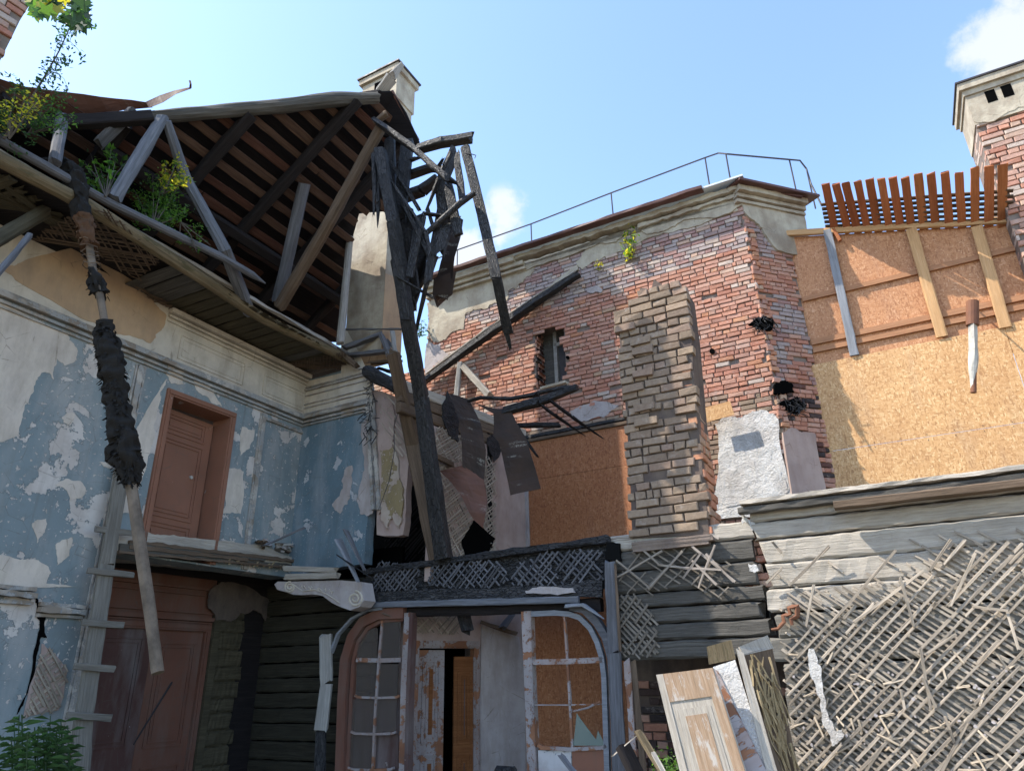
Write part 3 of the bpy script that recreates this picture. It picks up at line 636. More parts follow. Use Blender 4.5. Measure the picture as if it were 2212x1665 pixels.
for cx, cy, r, ph, sg in ((*q('31', 1880, 475), 12, -1.5, -1), (*q('31', 2300, 550), 17, -1.5, 1)):
    M = MB(); log(M, spiral(cx, cy, r, 2, sg, ph), .014, 6, jit=.0, sub=.05); M.build('scroll', MT['frieze'], brk)
M = MB(); log(M, [FW.P(*q('31', *p), .36) for p in ((1890, 450), (1960, 500), (2040, 490), (2120, 520), (2200, 575))], .007, 6, sub=.05)
for i in range(9): 
    a = FW.P(*q('31', 1950+i*26, 470+i*4+ju(6)), .36); log(M, [a, a+V((ju(.03), ju(.02), .02)), a+V((ju(.04), 0, -.02))], .006, 5, sub=.05)
M.build('carved_foliage', MT['frieze'], brk)
M = MB(); beam(M, FW.P(*q('31', 1852, 410), .36), FW.P(*q('31', 2190, 400), .36), .06, .075, 0, rag=.02); beam(M, FW.P(*q('31', 1850, 355), .34), FW.P(*q('31', 2180, 365), .34), .06, .07, 0, rag=.04); M.build('bracket_board', MT['logw'], brk)

# ================================================================= ROOF of the left wing
rf = thing('attic_roof', 'sooty underside of the steep attic roof with battens and rafters open to view', 'roof', (-4, 9, 6))
rp = [roof(*p) for p in [(815, 197), (600, 224), (340, 250), (200, 248), (100, 205), (0, 188), (-260, 150), (-300, 420)]]
def rab(p): v = p-RR; return (v.dot(rh), v.dot(ru))
def rW(a, b, off=0): return RR+rh*a+ru*b+rn*off
AB = [rab(p) for p in rp]; amin = min(a for a, b in AB)
rpoly = [rab(roof(*p)) for p in [(815, 197), (600, 224), (340, 250), (200, 245), (100, 205), (0, 186), (-260, 150)]]
bmin = -6.6
rpoly += [(rpoly[-1][0], bmin), rab(roof(735, 740)), rab(roof(742, 640)), rab(roof(755, 530)), rab(roof(776, 462)), rab(roof(845, 455)), rab(roof(862, 380)), rab(roof(872, 300)), rab(roof(868, 240)), rab(roof(846, 199))]
M = MB(); n_ = len(rpoly); jr = jag(rpoly, .02, 2)
fr = [rW(a, b, 0) for a, b in jr]; bk = [rW(a, b, -.05) for a, b in jr]; n_ = len(jr)
M.add(fr+bk, [tuple(range(n_)), tuple(range(2*n_-1, n_-1, -1))]+[(i, n_+i, n_+(i+1) % n_, (i+1) % n_) for i in range(n_)], 0, [(a, b, 0) for a, b in jr]*2)
M.build('roof_boarding', MT['sheath'], rf)
M = MB(); b = -.15; k = 0
while b > bmin:
    a = amin
    w = .105+ju(.02)
    # run inside polygon
    run = [x for x in [amin+i*.06 for i in range(260)] if inside((x, b), rpoly)]
    if len(run) > 4:
        x0, x1 = run[0], run[-1]
        while x0 < x1-.2:
            L_ = min(x1-x0, 1.2+rnd()*2.4)
            if rnd() > .06: beam(M, rW(x0, b+ju(.012), .085), rW(x0+L_-.02, b+ju(.012), .085), w, .03, 0 if rnd() > .3 else 1, jit=.004, rag=.02, up=rn)
            x0 += L_
    b -= .245+ju(.015)
M.build('battens', [MT['batt'], MT['redb']], rf)
for i, a in enumerate([-4.2, -3.2, -2.2, -1.2, -.25, .75, 1.75, 2.75]):
    run = [x for x in [bmin+j*.06 for j in range(130)] if x < -.02 and inside((a, x), rpoly)]
    if len(run) < 4: continue
    M = MB(); beam(M, rW(a, run[0], .17), rW(a+.02, run[-1], .17), .13, .13, 0, jit=.006, up=rn, rag=.03); M.build('rafter', MT['rafd'], rf)
M = MB(); beam(M, rW(-2.3, -2.75, .28), rW(3.2, -2.75, .28), .14, .15, 0, up=rn); M.build('purlin', MT['rafd'], rf)
# right edge of the roof: short dark verge hanging past the ridge
M = MB(); vg = [(814, 203), (846, 196), (874, 238), (903, 302), (897, 322), (858, 300), (818, 290)]
P_ = [wa(x, y, 9.25+(y-200)*.004) for x, y in vg]; n_ = len(P_); dd = V((.02, .05, 0))
M.add(P_+[p+dd for p in P_], [tuple(range(n_)), tuple(range(2*n_-1, n_-1, -1))]+[(i, n_+i, n_+(i+1) % n_, (i+1) % n_) for i in range(n_)]); M.build('verge_board', MT['sheath'], rf)
M = MB(); beam(M, wa(846, 196, 9.25), wa(903, 304, 9.7), .03, .06, 0); M.build('ridge_flashing', MT['roofr'], rf)
# sheet metal along the top left, curling up
M = MB(); sheet(M, [roof(-60, 150, .03), roof(0, 170, .03), roof(60, 189, .03), roof(180, 204, .04), roof(315, 221, .05)], [roof(-60, 235, .03), roof(0, 240, .03), roof(60, 245, .03), roof(200, 247, .04), roof(330, 233, .05)], 0, .006, 4, .02)
t0 = roof(315, 221, .05)
sheet(M, [(315, 221, t0.y), (345, 207, t0.y+.02), (378, 196, t0.y+.05), (412, 189, t0.y+.05)], [(322, 234, t0.y), (352, 222, t0.y), (380, 204, t0.y+.03), (413, 192, t0.y+.05)], 0, .004, 2, .0)
sheet(M, [(409, 191, t0.y+.05), (410, 182, t0.y), (408, 174, t0.y)], [(414, 191, t0.y+.05), (414, 182, t0.y), (412, 174, t0.y)], 0, .004, 2, 0)
M.build('sheet_metal_covering', MT['roofr'], rf)
M = MB(); h0 = roof(325, 254, .12); h1 = roof(815, 212, .12); mid = roof(600, 230, .12)
log(M, [h0, roof(460, 243, .12), mid, roof(720, 216, .12), h1], [.075, .085, .09, .095, .08], 12, rag=.03); M.build('ridge_log', MT['logd'], rf)
M = MB(); beam(M, roof(30, 272, .3), roof(330, 254, .3), .12, .14, 0); M.build('purlin', MT['rafd'], rf)
# bottom boarding / eave
M = MB()
# soffit: wall top -> eave log
BZ = 6.03
eav = [onz(*p, BZ) for p in [(-120, 265), (0, 345), (187, 443), (367, 557), (567, 688), (762, 781)]]
e0, e5 = eav[0], eav[-1]; ed = (e5-e0).normalized()
st = []
so_ = ls(*q('21', 850, 170))[0]
k = so_
while k < .1:
    w = .15+ju(.02); a = LW.W(k, 6.02, -.02); off = .86+.0*k; b = LW.W(k+.02, 6.02, .86)
    beam(M, a, b, w, .022, random.choice([0, 0, 1]), seg=4, jit=.006, rag=.05); k += w+.025
M.build('soffit_boards', [MT['soff'], MT['logd']], rf)
M = MB(); pbox(M, Plane(LW.W(0, 0), (-LW.n).xy), -.85, 4.5, 6.1, 6.14, 0, 9) if False else None
fl = [LW.W(-9, 6.12, -6), LW.W(.9, 6.12, -6), LW.W(.9, 6.12, .82), LW.W(-9, 6.12, .82)]; fl2 = [p+V((0, 0, .03)) for p in fl]
M.add(fl+fl2, [(0, 1, 2, 3), (7, 6, 5, 4), (0, 4, 5, 1), (1, 5, 6, 2), (2, 6, 7, 3), (3, 7, 4, 0)]); M.build('attic_floor', MT['rafd'], rf)  # unseen floor plane, put in to block light
M = MB(); log(M, [e0]+eav[1:], [.07, .072, .072, .072, .07, .068], 14, jit=.05, rag=.02); M.build('eave_log', MT['eave'], rf)
M = MB(); log(M, [onz(-100, 215, BZ+.18), onz(0, 303, BZ+.18), onz(235, 437, BZ+.18), onz(480, 556, BZ+.18), onz(545, 594, BZ+.18), onz(573, 612, BZ+.16)], [.042, .044, .045, .045, .042, .01], 10, rag=.0); M.build('upper_eave_pole', MT['greyd'], rf)
M = MB(); beam(M, onz(-60, 295, BZ+.1), onz(760, 770, BZ+.11), .05, .04, 0, jit=.01); M.build('eave_plank', MT['grey'], rf)
# reed/lath mats at both ends of the soffit, on the wall and under the eave
M = MB(); SOF = Q('11', (0, 1580), (200, 1480), (480, 1380), (560, 1400), (700, 1664), (500, 1664))
def hpl(poly, z, ang, sp, w=.014):
    P = [onz(x, y, z) for x, y in poly]; sz = [(p.x, p.y) for p in P]; cx = sum(p[0] for p in sz)/len(sz); cy = sum(p[1] for p in sz)/len(sz)
    RD = max(math.hypot(p[0]-cx, p[1]-cy) for p in sz); d = (cos(R(ang)), sin(R(ang))); k = -RD
    while k < RD:
        run = [t for t in [-RD+i*.03 for i in range(int(RD*2/.03))] if inside((cx+d[0]*t-d[1]*k, cy+d[1]*t+d[0]*k), sz)]
        if len(run) > 2 and rnd() > .1:
            zz = z+ju(.01); beam(M, (cx+d[0]*run[0]-d[1]*k, cy+d[1]*run[0]+d[0]*k, zz), (cx+d[0]*run[-1]-d[1]*k+ju(.03), cy+d[1]*run[-1]+d[0]*k+ju(.03), zz+ju(.02)), w, .006, 0, seg=4, jit=.003, rag=.03)
        k += sp*(.7+.6*rnd())
P1 = [(60, 520), (170, 455), (230, 450), (345, 560), (300, 605), (240, 570), (160, 520)]
hpl(P1, 6.0, 20, .035); hpl(P1, 5.985, 100, .05)
P2 = Q('21', (1850, 690), (2212, 620), (2300, 660), (2250, 720), (2050, 730), (1920, 715))
hpl(P2, 5.98, 15, .03, .01); hpl(P2, 5.97, 105, .04, .01)
P3 = Q('21', (850, 170), (1000, 250), (1400, 480), (1650, 640), (1640, 660), (1380, 520), (1000, 290))
hpl(P3, 5.99, 60, .03, .012); hpl(P3, 5.98, 35, .04, .012); hpl(P3, 5.97, 5, .05, .012)
M.build('ceiling_lath', MT['brn'], rf)
M = MB()
for i in range(9): beam(M, onz(-160+i*22, 470-i*8, BZ-.02+ju(.03)), onz(5+i*24, 372+i*20+ju(8), BZ+.03+ju(.03)), .05+rnd()*.03, .03, 0, rag=.06, jit=.008)
M.build('ceiling_joists', MT['soff'], rf)
stick('fallen_pole', 'mossy pole jutting from under the eave at the left picture edge', 'pole', [(-60, 548, 5.0), (95, 458, 5.7)], [26, 24], 'soff')
stick('thin_strut', 'thin dark strut slanting below the eave at the left picture edge', 'strut', [(-20, 610, 4.9), (65, 508, 5.3)], 8, 'greyd', 'sq')
# ================================================================= CHIMNEY (through the roof)
chn = thing('plastered_chimney', 'tall cream plastered chimney rising from the attic behind the broken ridge', 'chimney', at(825, 720, 9.25))
K = at(825, 720, 9.25); ktop = at(875, 200, 9.25).z; fl_ = V((-HB.x, -HB.y, 0)); rt_ = V((-NB.x, -NB.y, 0))
def qbox(M, k, a, b, z0, z1, gx=0., mi=0):
    c = V((k.x, k.y, 0)); c = c-fl_*gx-rt_*gx; a += 2*gx; b += 2*gx; p = [c, c+rt_*b, c+rt_*b+fl_*a, c+fl_*a]
    vs = [x+V((0, 0, z)) for z in (z0, z1) for x in p]
    wc = []
    for z in (z0, z1): wc += [(0, z, 0), (b, z, 0), (b+a, z, .3), (-a, z, 0)]
    M.add(vs, [(0, 1, 5, 4), (1, 2, 6, 5), (2, 3, 7, 6), (3, 0, 4, 7), (4, 5, 6, 7), (3, 2, 1, 0)], mi, wc)
M = MB(); qbox(M, K, .72, .47, 6.1, ktop-.1); M.build('shaft', MT['extp'], chn)
M = MB(); p_ = Plane(K, rt_.xy)
prism(M, p_, [(-.0, 6.1), (.47, 6.1), (.47, 7.5), (.34, 7.6), (.2, 7.45), (.0, 7.4)], .006, .006, 0, True); M.build('render_patch', MT['rust'] if False else MT['tan'], chn)
M = MB(); qbox(M, K, .72, .47, ktop-.1, ktop+.55, .03); qbox(M, K, .72, .47, ktop+.5, ktop+.62, .08); M.build('chimney_cap', MT['extp'], chn); M = MB(); qbox(M, K, .72, .47, ktop-.75, ktop-.65, .03); M.build('string_course', MT['extp'], chn)
M = MB(); qbox(M, K, .72, .47, ktop+.621, ktop+.65, .11); M.build('cap_sheet', MT['iron'], chn)
M = MB(); pp = Plane(K+fl_*.75-rt_*.03, (-fl_).xy); pbox(M, pp, .28, .48, ktop+.12, ktop+.42, .003, .03); M.build('flue_opening', MT['void'], chn)

# ================================================================= ATTIC POSTS and wreck timbers, each a thing
g_ = 'charred roof timbers left standing'
yb = lambda x, y, z=6.1: onz(x, y, z).y
stick('attic_post', 'short grey attic post beside the birch sapling', 'post', [(135, 255, roof(135, 255, .2).y), (119, 352, yb(119, 352, 6.3))], 20, 'greyd', group=g_)
stick('attic_post', 'pale grey leaning post between the two leafy shrubs', 'post', [(350, 257, roof(350, 257, .25).y), (245, 432, yb(245, 432, 6.25))], [22, 25], 'postg', 'log', g_)
stick('attic_post', 'long bent grey post crossing the yellow-leaved shrub and eave', 'post', [(360, 263, roof(360, 263, .3).y), (400, 383, 6.7), (486, 540, yb(486, 540, 6.3)), (537, 672, yb(567, 688, 6.0)-.1)], [17, 21, 23, 26], 'postg', 'log', g_)
stick('attic_brace', 'flat dark board slanting under the top left roof edge', 'board', [(288, 240, roof(288, 240, .2).y), (213, 310, roof(213, 310, .4).y)], [20, 22], 'greyd', 'sq', g_, hr=.3)
stick('attic_post', 'upright dark post right of the bent grey one, lower end pale', 'post', [(658, 395, roof(658, 395, .2).y), (600, 652, 8.6)], [24, 25], 'greyd', 'log', g_)
stick('leaning_log', 'long brown log leaning from the ridge end down to the eave', 'log', [(822, 278, 9.2), (712, 478, 7.8), (603, 664, 8.45)], [22, 25, 27], 'brn', 'log', g_)
stick('thin_post', 'thin grey post standing against the left side of the plastered chimney', 'post', [(757, 500, 9.2), (735, 742, 9.0)], [14, 17], 'grey', 'log', g_)
stick('long_charred_beam', 'longest blue-black beam hanging from the ridge down to the lath header', 'beam', [(821, 325, 9.0), (850, 480, 9.0), (880, 690, 8.9), (910, 860, 8.75), (958, 1205, 8.6)], [22, 25, 27, 29, 34], 'charb', 'sq', g_, hr=.8)
stick('mossy_brown_beam', 'greenish brown beam standing directly behind the longest charred beam', 'beam', [(848, 760, 9.05), (893, 960, 8.95), (948, 1212, 8.8)], [24, 30, 36], 'brn', 'sq', g_, hr=.8)
stick('charred_strip', 'slender charred splinter hanging left of the longest beam', 'splinter', [(806, 330, 9.1), (809, 400, 9.1), (807, 465, 9.1)], [7, 8, 4], 'charg', 'sq', g_, hr=.6)
stick('charred_strip', 'short black splinter ending in a point above the plastered chimney face', 'splinter', [(815, 345, 9.15), (817, 440, 9.1), (816, 490, 9.1)], [8, 9, 2], 'char', 'sq', g_, hr=.6)
stick('broken_brace', 'broad grey-blue plank slanting right from the ridge, end broken', 'plank', [(811, 262, 9.1), (895, 322, 8.9), (968, 388, 8.7)], [22, 27, 30], 'charg', 'sq', g_, hr=.4, rag=.07)
stick('broken_brace', 'black splintered tip hanging off the grey-blue plank', 'splinter', [(962, 383, 8.72), (985, 395, 8.72), (994, 410, 8.72)], [22, 9, 3], 'char', 'sq', g_, hr=.4, rag=.04)
stick('ridge_stub', 'pale splintered stub of wood poking up at the ridge end', 'stub', [(812, 264, 9.1), (836, 245, 9.0)], [12, 16], 'brn', 'log', g_)
stick('sunlit_beam', 'ragged charred beam with sunlit top pointing right into the sky', 'beam', [(903, 323, 9.0), (950, 309, 8.9), (1018, 298, 8.85)], [20, 22, 22], 'charg', 'sq', g_, hr=.7, rag=.06)
stick('hanging_plank', 'longest black plank hanging free on the right against the sky', 'plank', [(1004, 316, 8.8), (1040, 460, 8.8), (1072, 600, 8.8), (1098, 720, 8.8)], [19, 21, 22, 20], 'charb', 'sq', g_, hr=.35)
stick('plank_splinter', 'narrow black splinter at the lower end of the hanging plank', 'splinter', [(1094, 715, 8.8), (1103, 755, 8.8)], [11, 6], 'char', 'sq', g_, hr=.4)
stick('hanging_plank', 'shorter dark plank just left of the longest hanging plank', 'plank', [(985, 330, 8.85), (1000, 440, 8.85)], [14, 15], 'charb', 'sq', g_, hr=.35)
stick('cross_brace', 'grey-edged brace running from the top right corner down left in the wreck', 'brace', [(980, 322, 8.9), (958, 362, 8.9), (920, 456, 8.95)], [22, 14, 7], 'charg', 'sq', g_, hr=.4)
stick('cross_brace', 'dark broad board crossing behind the splintered grey-blue plank end', 'brace', [(985, 330, 8.95), (955, 392, 9.0)], [30, 32], 'char', 'sq', g_, hr=.2)
stick('cross_pole', 'round pole end sticking out across the hanging plank', 'pole', [(1027, 416, 8.65), (995, 438, 8.75), (920, 505, 9.0)], [12, 15, 12], 'charg', 'log', g_)
stick('burnt_joist', 'upper one of two burnt joists beside the chimney shaft', 'joist', [(880, 380, 9.4), (935, 362, 9.2)], [20, 19], 'char', 'sq', g_, hr=.6)
stick('burnt_joist', 'lower one of two burnt joists beside the chimney shaft', 'joist', [(868, 428, 9.4), (912, 412, 9.3), (945, 385, 9.2)], [26, 26, 18], 'char', 'sq', g_, hr=.6)
stick('burnt_joist', 'small black spike rising behind the broken plank', 'joist', [(940, 372, 9.1), (958, 342, 9.0)], [10, 5], 'char', 'sq', g_, hr=.4)
stick('thin_batten', 'thin batten slanting down across the dark hanging roof sheets', 'batten', [(838, 380, 9.0), (920, 500, 8.9), (930, 545, 8.9)], [6, 8, 6], 'charg', 'sq', g_, hr=.6)
stick('charred_rafter', 'upright charred rafter in the middle of the wreck', 'rafter', [(968, 400, 8.9), (990, 505, 8.9)], [18, 20], 'char', 'sq', g_, hr=.5)
stick('charred_rafter', 'leaning charred rafter left of the middle of the wreck', 'rafter', [(952, 392, 8.95), (958, 470, 9.0)], [22, 24], 'char', 'sq', g_, hr=.5)
stick('thin_dark_batten', 'thin dark batten leaning behind the longest beam above the brick gable', 'batten', [(944, 556, 9.0), (920, 620, 9.0), (898, 720, 9.05)], [5, 9, 6], 'char', 'sq', g_, hr=.6)
stick('iron_hook', 'thin bent iron rod poking right near the top of the hanging plank', 'rod', [(999, 330, 8.8), (1018, 333, 8.75), (1028, 336, 8.75), (1026, 341, 8.75)], [2, 2, 2, 2], 'iron', 'log', g_, n=6)
stick('gable_board', 'weathered pale board standing up at the very tip of the ridge', 'board', [(868, 140, 9.1), (846, 168, 9.1), (820, 202, 9.2)], [14, 26, 22], 'grey', 'sq', g_, hr=.25, rag=.05)
# charred mass of hanging roofing
rs = thing('collapsed_roofing', 'black mass of burnt roof boards sagging behind the hanging beams', 'roofing', at(900, 560, 9.3))
M = MB(); mp = jag([(838, 425), (868, 438), (893, 452), (905, 470), (928, 520), (918, 600), (898, 665), (884, 660), (874, 600), (862, 520)], 7, 3)
P_ = [wa(x, y, 9.35+ju(.03)) for x, y in mp]; n_ = len(P_); dd = V((0, .1, 0)); M.add(P_+[p+dd for p in P_], [tuple(range(n_)), tuple(range(2*n_-1, n_-1, -1))]+[(i, n_+i, n_+(i+1) % n_, (i+1) % n_) for i in range(n_)]); M.build('burnt_boarding', MT['char'], rs)
for (a, b, w) in (((870, 440, 9.1), (930, 560, 9.1), 20), ((880, 500, 9.15), (900, 640, 9.15), 16), ((905, 470, 9.1), (885, 600, 9.1), 14), ((925, 455, 9.05), (945, 520, 9.05), 16), ((850, 560, 9.2), (872, 680, 9.2), 12), ((832, 330, 9.2), (905, 452, 9.1), 18), ((880, 310, 9.3), (862, 470, 9.2), 26), ((842, 300, 9.35), (846, 470, 9.3), 22), ((955, 440, 9.0), (925, 600, 9.0), 15), ((975, 455, 8.95), (950, 545, 8.95), 20), ((905, 460, 9.0), (985, 470, 8.9), 9), ((868, 352, 9.3), (902, 342, 9.2), 10), ((890, 590, 9.1), (915, 470, 9.0), 10), ((860, 600, 9.1), (930, 640, 9.0), 7)):
    M = MB(); w_ = w*9.9/FL; beam(M, wa(*a), wa(*b), w_, w_*.4, 0, rag=.09, jit=.002, cham=.04); M.build('burnt_board', MT['char'], rs)
ms = thing('hanging_roof_sheet', 'folded dark roof sheet dangling below the wreck with a notched lower tip', 'sheet metal', at(960, 560, 7.8))
M = MB(); sheet(M, [(*q('12', 730, 1390), 7.8), (*q('12', 680, 1500), 7.8), (*q('22', 655, 0), 7.8), (*q('22', 615, 140), 7.8), (*q('22', 592, 245), 7.8)], [(*q('12', 790, 1425), 7.78), (*q('12', 770, 1540), 7.75), (*q('22', 735, 0), 7.75), (*q('22', 722, 130), 7.75), (*q('22', 690, 280), 7.78)], 0, .006, 4, .01); M.build('upper_sheet', MT['roofm'], ms)
M = MB(); sheet(M, [(*q('22', 600, 140), 7.78), (*q('22', 590, 240), 7.78), (*q('22', 620, 332), 7.78)], [(*q('22', 745, 90), 7.75), (*q('22', 718, 240), 7.75), (*q('22', 640, 310), 8.78)], 0, .006, 4, .01); M.build('lower_sheet', MT['roofm'], ms)

# ================================================================= PARTITION (upper)
par = thing('lath_partition', 'cross wall with bare logs above pinkish lath and plaster behind the leaning beams', 'wall', PW.W(1, 0))
M = MB()
pt = [(.0-.35, 2.9), (PWL, 2.9), PW.S(1140, 935), PW.S(1140, 950), PW.S(1040, 885), PW.S(975, 850), PW.S(925, 815)]
zt = PW.S(1000, 868)[1]
prism(M, PW, jag([(.0, 2.7), (PWL, 2.7), (PWL, zt-.5), (.0, zt-.5)], .02, 2), -.02, .1, 0, True)
M.build('wall_face', MT['pinkp'], par)
for i in range(3):
    M = MB(); z1 = zt-.02-i*.155; beam(M, PW.W(-.62, z1-.075, -.05), PW.W(PWL-.01-.0*i, z1-.075, -.05), .1, .145, 0, jit=.005, up=(0, 0, 1)); M.build('log', MT['brn'] if i else MT['logw'], par)
M = MB(); lp = [(.02, 3.0), (PWL*.62, 3.0), (PWL*.62, zt-.75), (PWL*.4, zt-.5), (.02, zt-.5)]
laths(M, PW, lp, 35, .04, .018, .006, .0, 0, .1, .3, 1.0, 2, True, col=greyv); laths(M, PW, lp, -50, .06, .018, .006, -.008, 0, .2, .3, 1.0, 2, True, col=greyv)
M.build('exposed_lath', MT['lath'], par)
M = MB(); prism(M, PW, jag(Q('22', (690, 870), (740, 1000), (770, 1060), (760, 1200), (700, 1150), (660, 1020)), 6, 3), .02, .02); prism(M, PW, jag(Q('22', (950, 1170), (1010, 1150), (1040, 1250), (990, 1330), (960, 1240)), 4, 2), .012, .01); M.build('burnt_patch', MT['char'], par)
M = MB(); pstrip(M, PW, PW.S(1136, 950), (PWL-.04, 2.8), .07, .03, .05, 0, False, .3); M.build('edge_jamb', MT['greyp'], par)
M = MB(); prism(M, PW, jag(Q('32', (780, 170), (860, 40), (1000, 160), (960, 230), (985, 275), (800, 280)), 3, 2), .012, .01); M.build('burnt_hole', MT['void'], par)
M = MB(); beam(M, PW.P(*q('22', 610, 1290), .1), PW.P(*q('22', 720, 1345), .05), .05, .07, 0, rag=.02); M.build('loose_sill', MT['brn'], par)
# dark doorway between the end of the blue wall and the partition
dk = thing('dark_back_wall', 'black wall deep inside the dark doorway left of the leaning beams', 'wall', at(900, 1100, 10.5))
M = MB(); D0 = Plane(FW.W(1.4, 0, -1.1), FW.h.xy); prism(M, D0, [(-1.5, 2.5), (1.2, 2.5), (1.2, 5.0), (-1.5, 5.0)], 0, .1, 0, True); laths(M, D0, [(-.6, 2.6), (1, 2.6), (1, 4), (-.6, 4)], 42, .05, .02, .008, .02, 1, .1, .4, 1.2, 3, True); M.build('wall_face', [MT['black'], MT['rafd']], dk)  # wall face coloured near black
M = MB()
for a, b, w in (((*q('22', 450, 1330), 9.6), (*q('22', 520, 1290), 9.6), 8), ((*q('22', 450, 1430), 9.6), (*q('22', 520, 1380), 9.6), 9), ((*q('22', 455, 1480), 9.6), (*q('22', 515, 1430), 9.6), 6)): w_ = w*10/FL; beam(M, at(*a), at(*b), w_, w_*.6, 0, rag=.03)
M.build('broken_stick', MT['brn'], dk)

# rough lumps at the top of the broken corner
stick('matted_log', 'grey log wrapped in matted fibre poking out of the broken cornice', 'log', [(*q('22', 170, 740), 9.15), (*q('22', 330, 830), 8.9), (*q('22', 490, 905), 8.65)], [28, 27, 27], 'charg', 'log', rag=.02, jit=.16, n=14)
deb = thing('timber_debris', 'heap of splintered boards on top of the broken wall corner', 'debris', at(800, 760, 9.3))
for (a, b, w, hr, mt) in [((20, 590), (270, 500), 26, .5, 'greyd'), ((40, 640), (330, 610), 22, .5, 'greyd'), ((260, 510), (340, 700), 26, .5, 'greyd'), ((180, 690), (380, 670), 18, .5, 'brn'), ((-30, 600), (90, 700), 30, .6, 'brn'), ((330, 480), (350, 620), 14, .5, 'grey'), ((280, 520), (380, 640), 12, .4, 'greyd'), ((0, 470), (390, 468), 7, .6, 'greyd'), ((240, 720), (400, 770), 20, .5, 'rafd')]:
    M = MB(); w_ = w/3*10/FL*2; beam(M, at(*q('22', *a), 9.3+ju(.12)), at(*q('22', *b), 9.2+ju(.12)), w_, w_*hr, 0, jit=.008, rag=.05); M.build('broken_board', MT[mt], deb)
M = MB()
for i in range(60):
    p = at(*q('22', 175+ju(30), 760+i*8-rnd()*60), 9.15+ju(.05)); beam(M, p, p+V((ju(.12), ju(.05), ju(.12))), .012, .006, 0, seg=2, jit=.003)
M.build('fibre', MT['charg'], deb)
stick('hanging_wire', 'thin wire hanging down over the ochre plaster strip', 'wire', [(*q('22', 390, 930), 8.9), (*q('22', 340, 1100), 8.9), (*q('22', 345, 1250), 8.9), (*q('22', 310, 1450), 8.95), (*q('22', 240, 1640), 9.0)], 1.6, 'iron', n=5, rag=0)

# ================================================================= folded metal strips
m1 = thing('folded_roof_strip', 'left one of two burnt roof strips bent down over the log wall, with reddish lower flap', 'sheet metal', at(1000, 1000, 8.5), 'burnt roof strips hanging')
M = MB(); sheet(M, [(*q('22', 700, 885), 8.75), (*q('22', 760, 1050), 8.55), (*q('22', 780, 1200), 8.5), (*q('22', 785, 1360), 8.5)], [(*q('22', 830, 925), 8.7), (*q('22', 905, 1080), 8.45), (*q('22', 937, 1250), 8.4), (*q('22', 925, 1445), 8.45)], 0, .005, 5, .02); M.build('upper_sheet', MT['roofm'], m1)
M = MB(); sheet(M, [(*q('22', 640, 1388), 8.6), (*q('22', 705, 1455), 8.55), (*q('22', 775, 1545), 8.5), (*q('22', 830, 1655), 8.5), (*q('32', 862, 40), 8.5)], [(*q('22', 785, 1350), 8.5), (*q('22', 925, 1440), 8.45), (*q('22', 945, 1590), 8.45), (*q('32', 936, 0), 8.45), (*q('32', 918, 92), 8.5)], 0, .005, 4, .02); M.build('lower_flap', MT['roofr'], m1)
m2 = thing('folded_roof_strip', 'right one of two burnt roof strips, hanging before the orange board', 'sheet metal', at(1120, 1000, 8.4), 'burnt roof strips hanging')
M = MB(); sheet(M, [(*q('22', 860, 945), 8.6), (*q('22', 985, 1015), 8.45), (*q('22', 985, 1160), 8.4), (*q('22', 1020, 1200), 8.4), (*q('22', 1060, 1370), 8.4), (*q('22', 1098, 1545), 8.4)], [(*q('22', 1010, 990), 8.5), (*q('22', 1092, 985), 8.4), (*q('22', 1140, 1080), 8.35), (*q('22', 1200, 1180), 8.3), (*q('22', 1245, 1330), 8.3), (*q('22', 1292, 1500), 8.3)], 0, .005, 5, .02); M.build('sheet', MT['roofm'], m2)
for lab, pts, wd, mt, hr in [
  ('black burnt board behind the right roof strip, reaching lower right', [(1150, 1130, 8.6), (1270, 1290, 8.6)], [26, 10], 'char', .3),
  ('thickest charred beam end resting above the roof strips, pointing right', [(1060, 1000, 8.45), (1280, 940, 8.35), (1515, 850, 8.3)], [20, 22, 16], 'char', .8),
  ('light upper edge board lying on the charred beam end', [(1290, 880, 8.4), (1450, 845, 8.35), (1520, 840, 8.3)], [12, 12, 6], 'charg', .5),
  ('thin dark board edge curving over the left roof strip', [(820, 935, 8.6), (900, 912, 8.55), (1100, 920, 8.5), (1270, 890, 8.45)], [8, 10, 12, 16], 'char', .5),
  ('horizontal black stub joist above the orange board', [(1130, 1092, 8.9), (1415, 1090, 8.75)], [12, 12], 'char', .8),
  ('brown warped strip slanting down right from the beam end', [(1280, 950, 8.4), (1390, 1030, 8.35), (1580, 1160, 8.3)], [24, 26, 3], 'rafd', .15),
  ('curled dark strip reaching farthest down right before the orange board', [(1350, 930, 8.35), (1500, 1040, 8.3), (1690, 1170, 8.25)], [18, 20, 9], 'rafd', .2)]:
    stick('burnt_board', lab, 'board', [(*q('22', x, y), Y) for x, y, Y in pts], wd, mt, 'sq', 'burnt boards sticking out', hr=hr, rag=.05)

# ================================================================= BRICK GABLE WALL
bw = thing('brick_wall', 'large sunlit red brick gable wall with patches of old plaster', 'wall', BW.W(-2, 0))
bs = lambda x, y, o=0: BW.S(x, y, o)
bz = bs(1590, 418)[1]; bl_ = bs(925, 640)[0]; br_ = bs(1602, 430)[0]
topz = lambda s: bz
M = MB(); win = [bs(*q('22', 1335, 470)), bs(*q('22', 1440, 420)), bs(*q('22', 1450, 800)), bs(*q('22', 1345, 850))]
ws0 = (win[0][0]+win[3][0])/2-.0; ws1 = (win[1][0]+win[2][0])/2; wz0 = win[2][1]-.02; wz1 = win[1][1]
wl = bs(*q('22', 1255, 700))[0]                                            # outer left edge of the recess
wallgrid(M, BW, bl_, br_, 0, bz-.05, [(wl, ws1, wz0, wz1)], -.03, .45); M.build('wall_core', MT['mort'], bw)
pw_ = bs(925, 700)
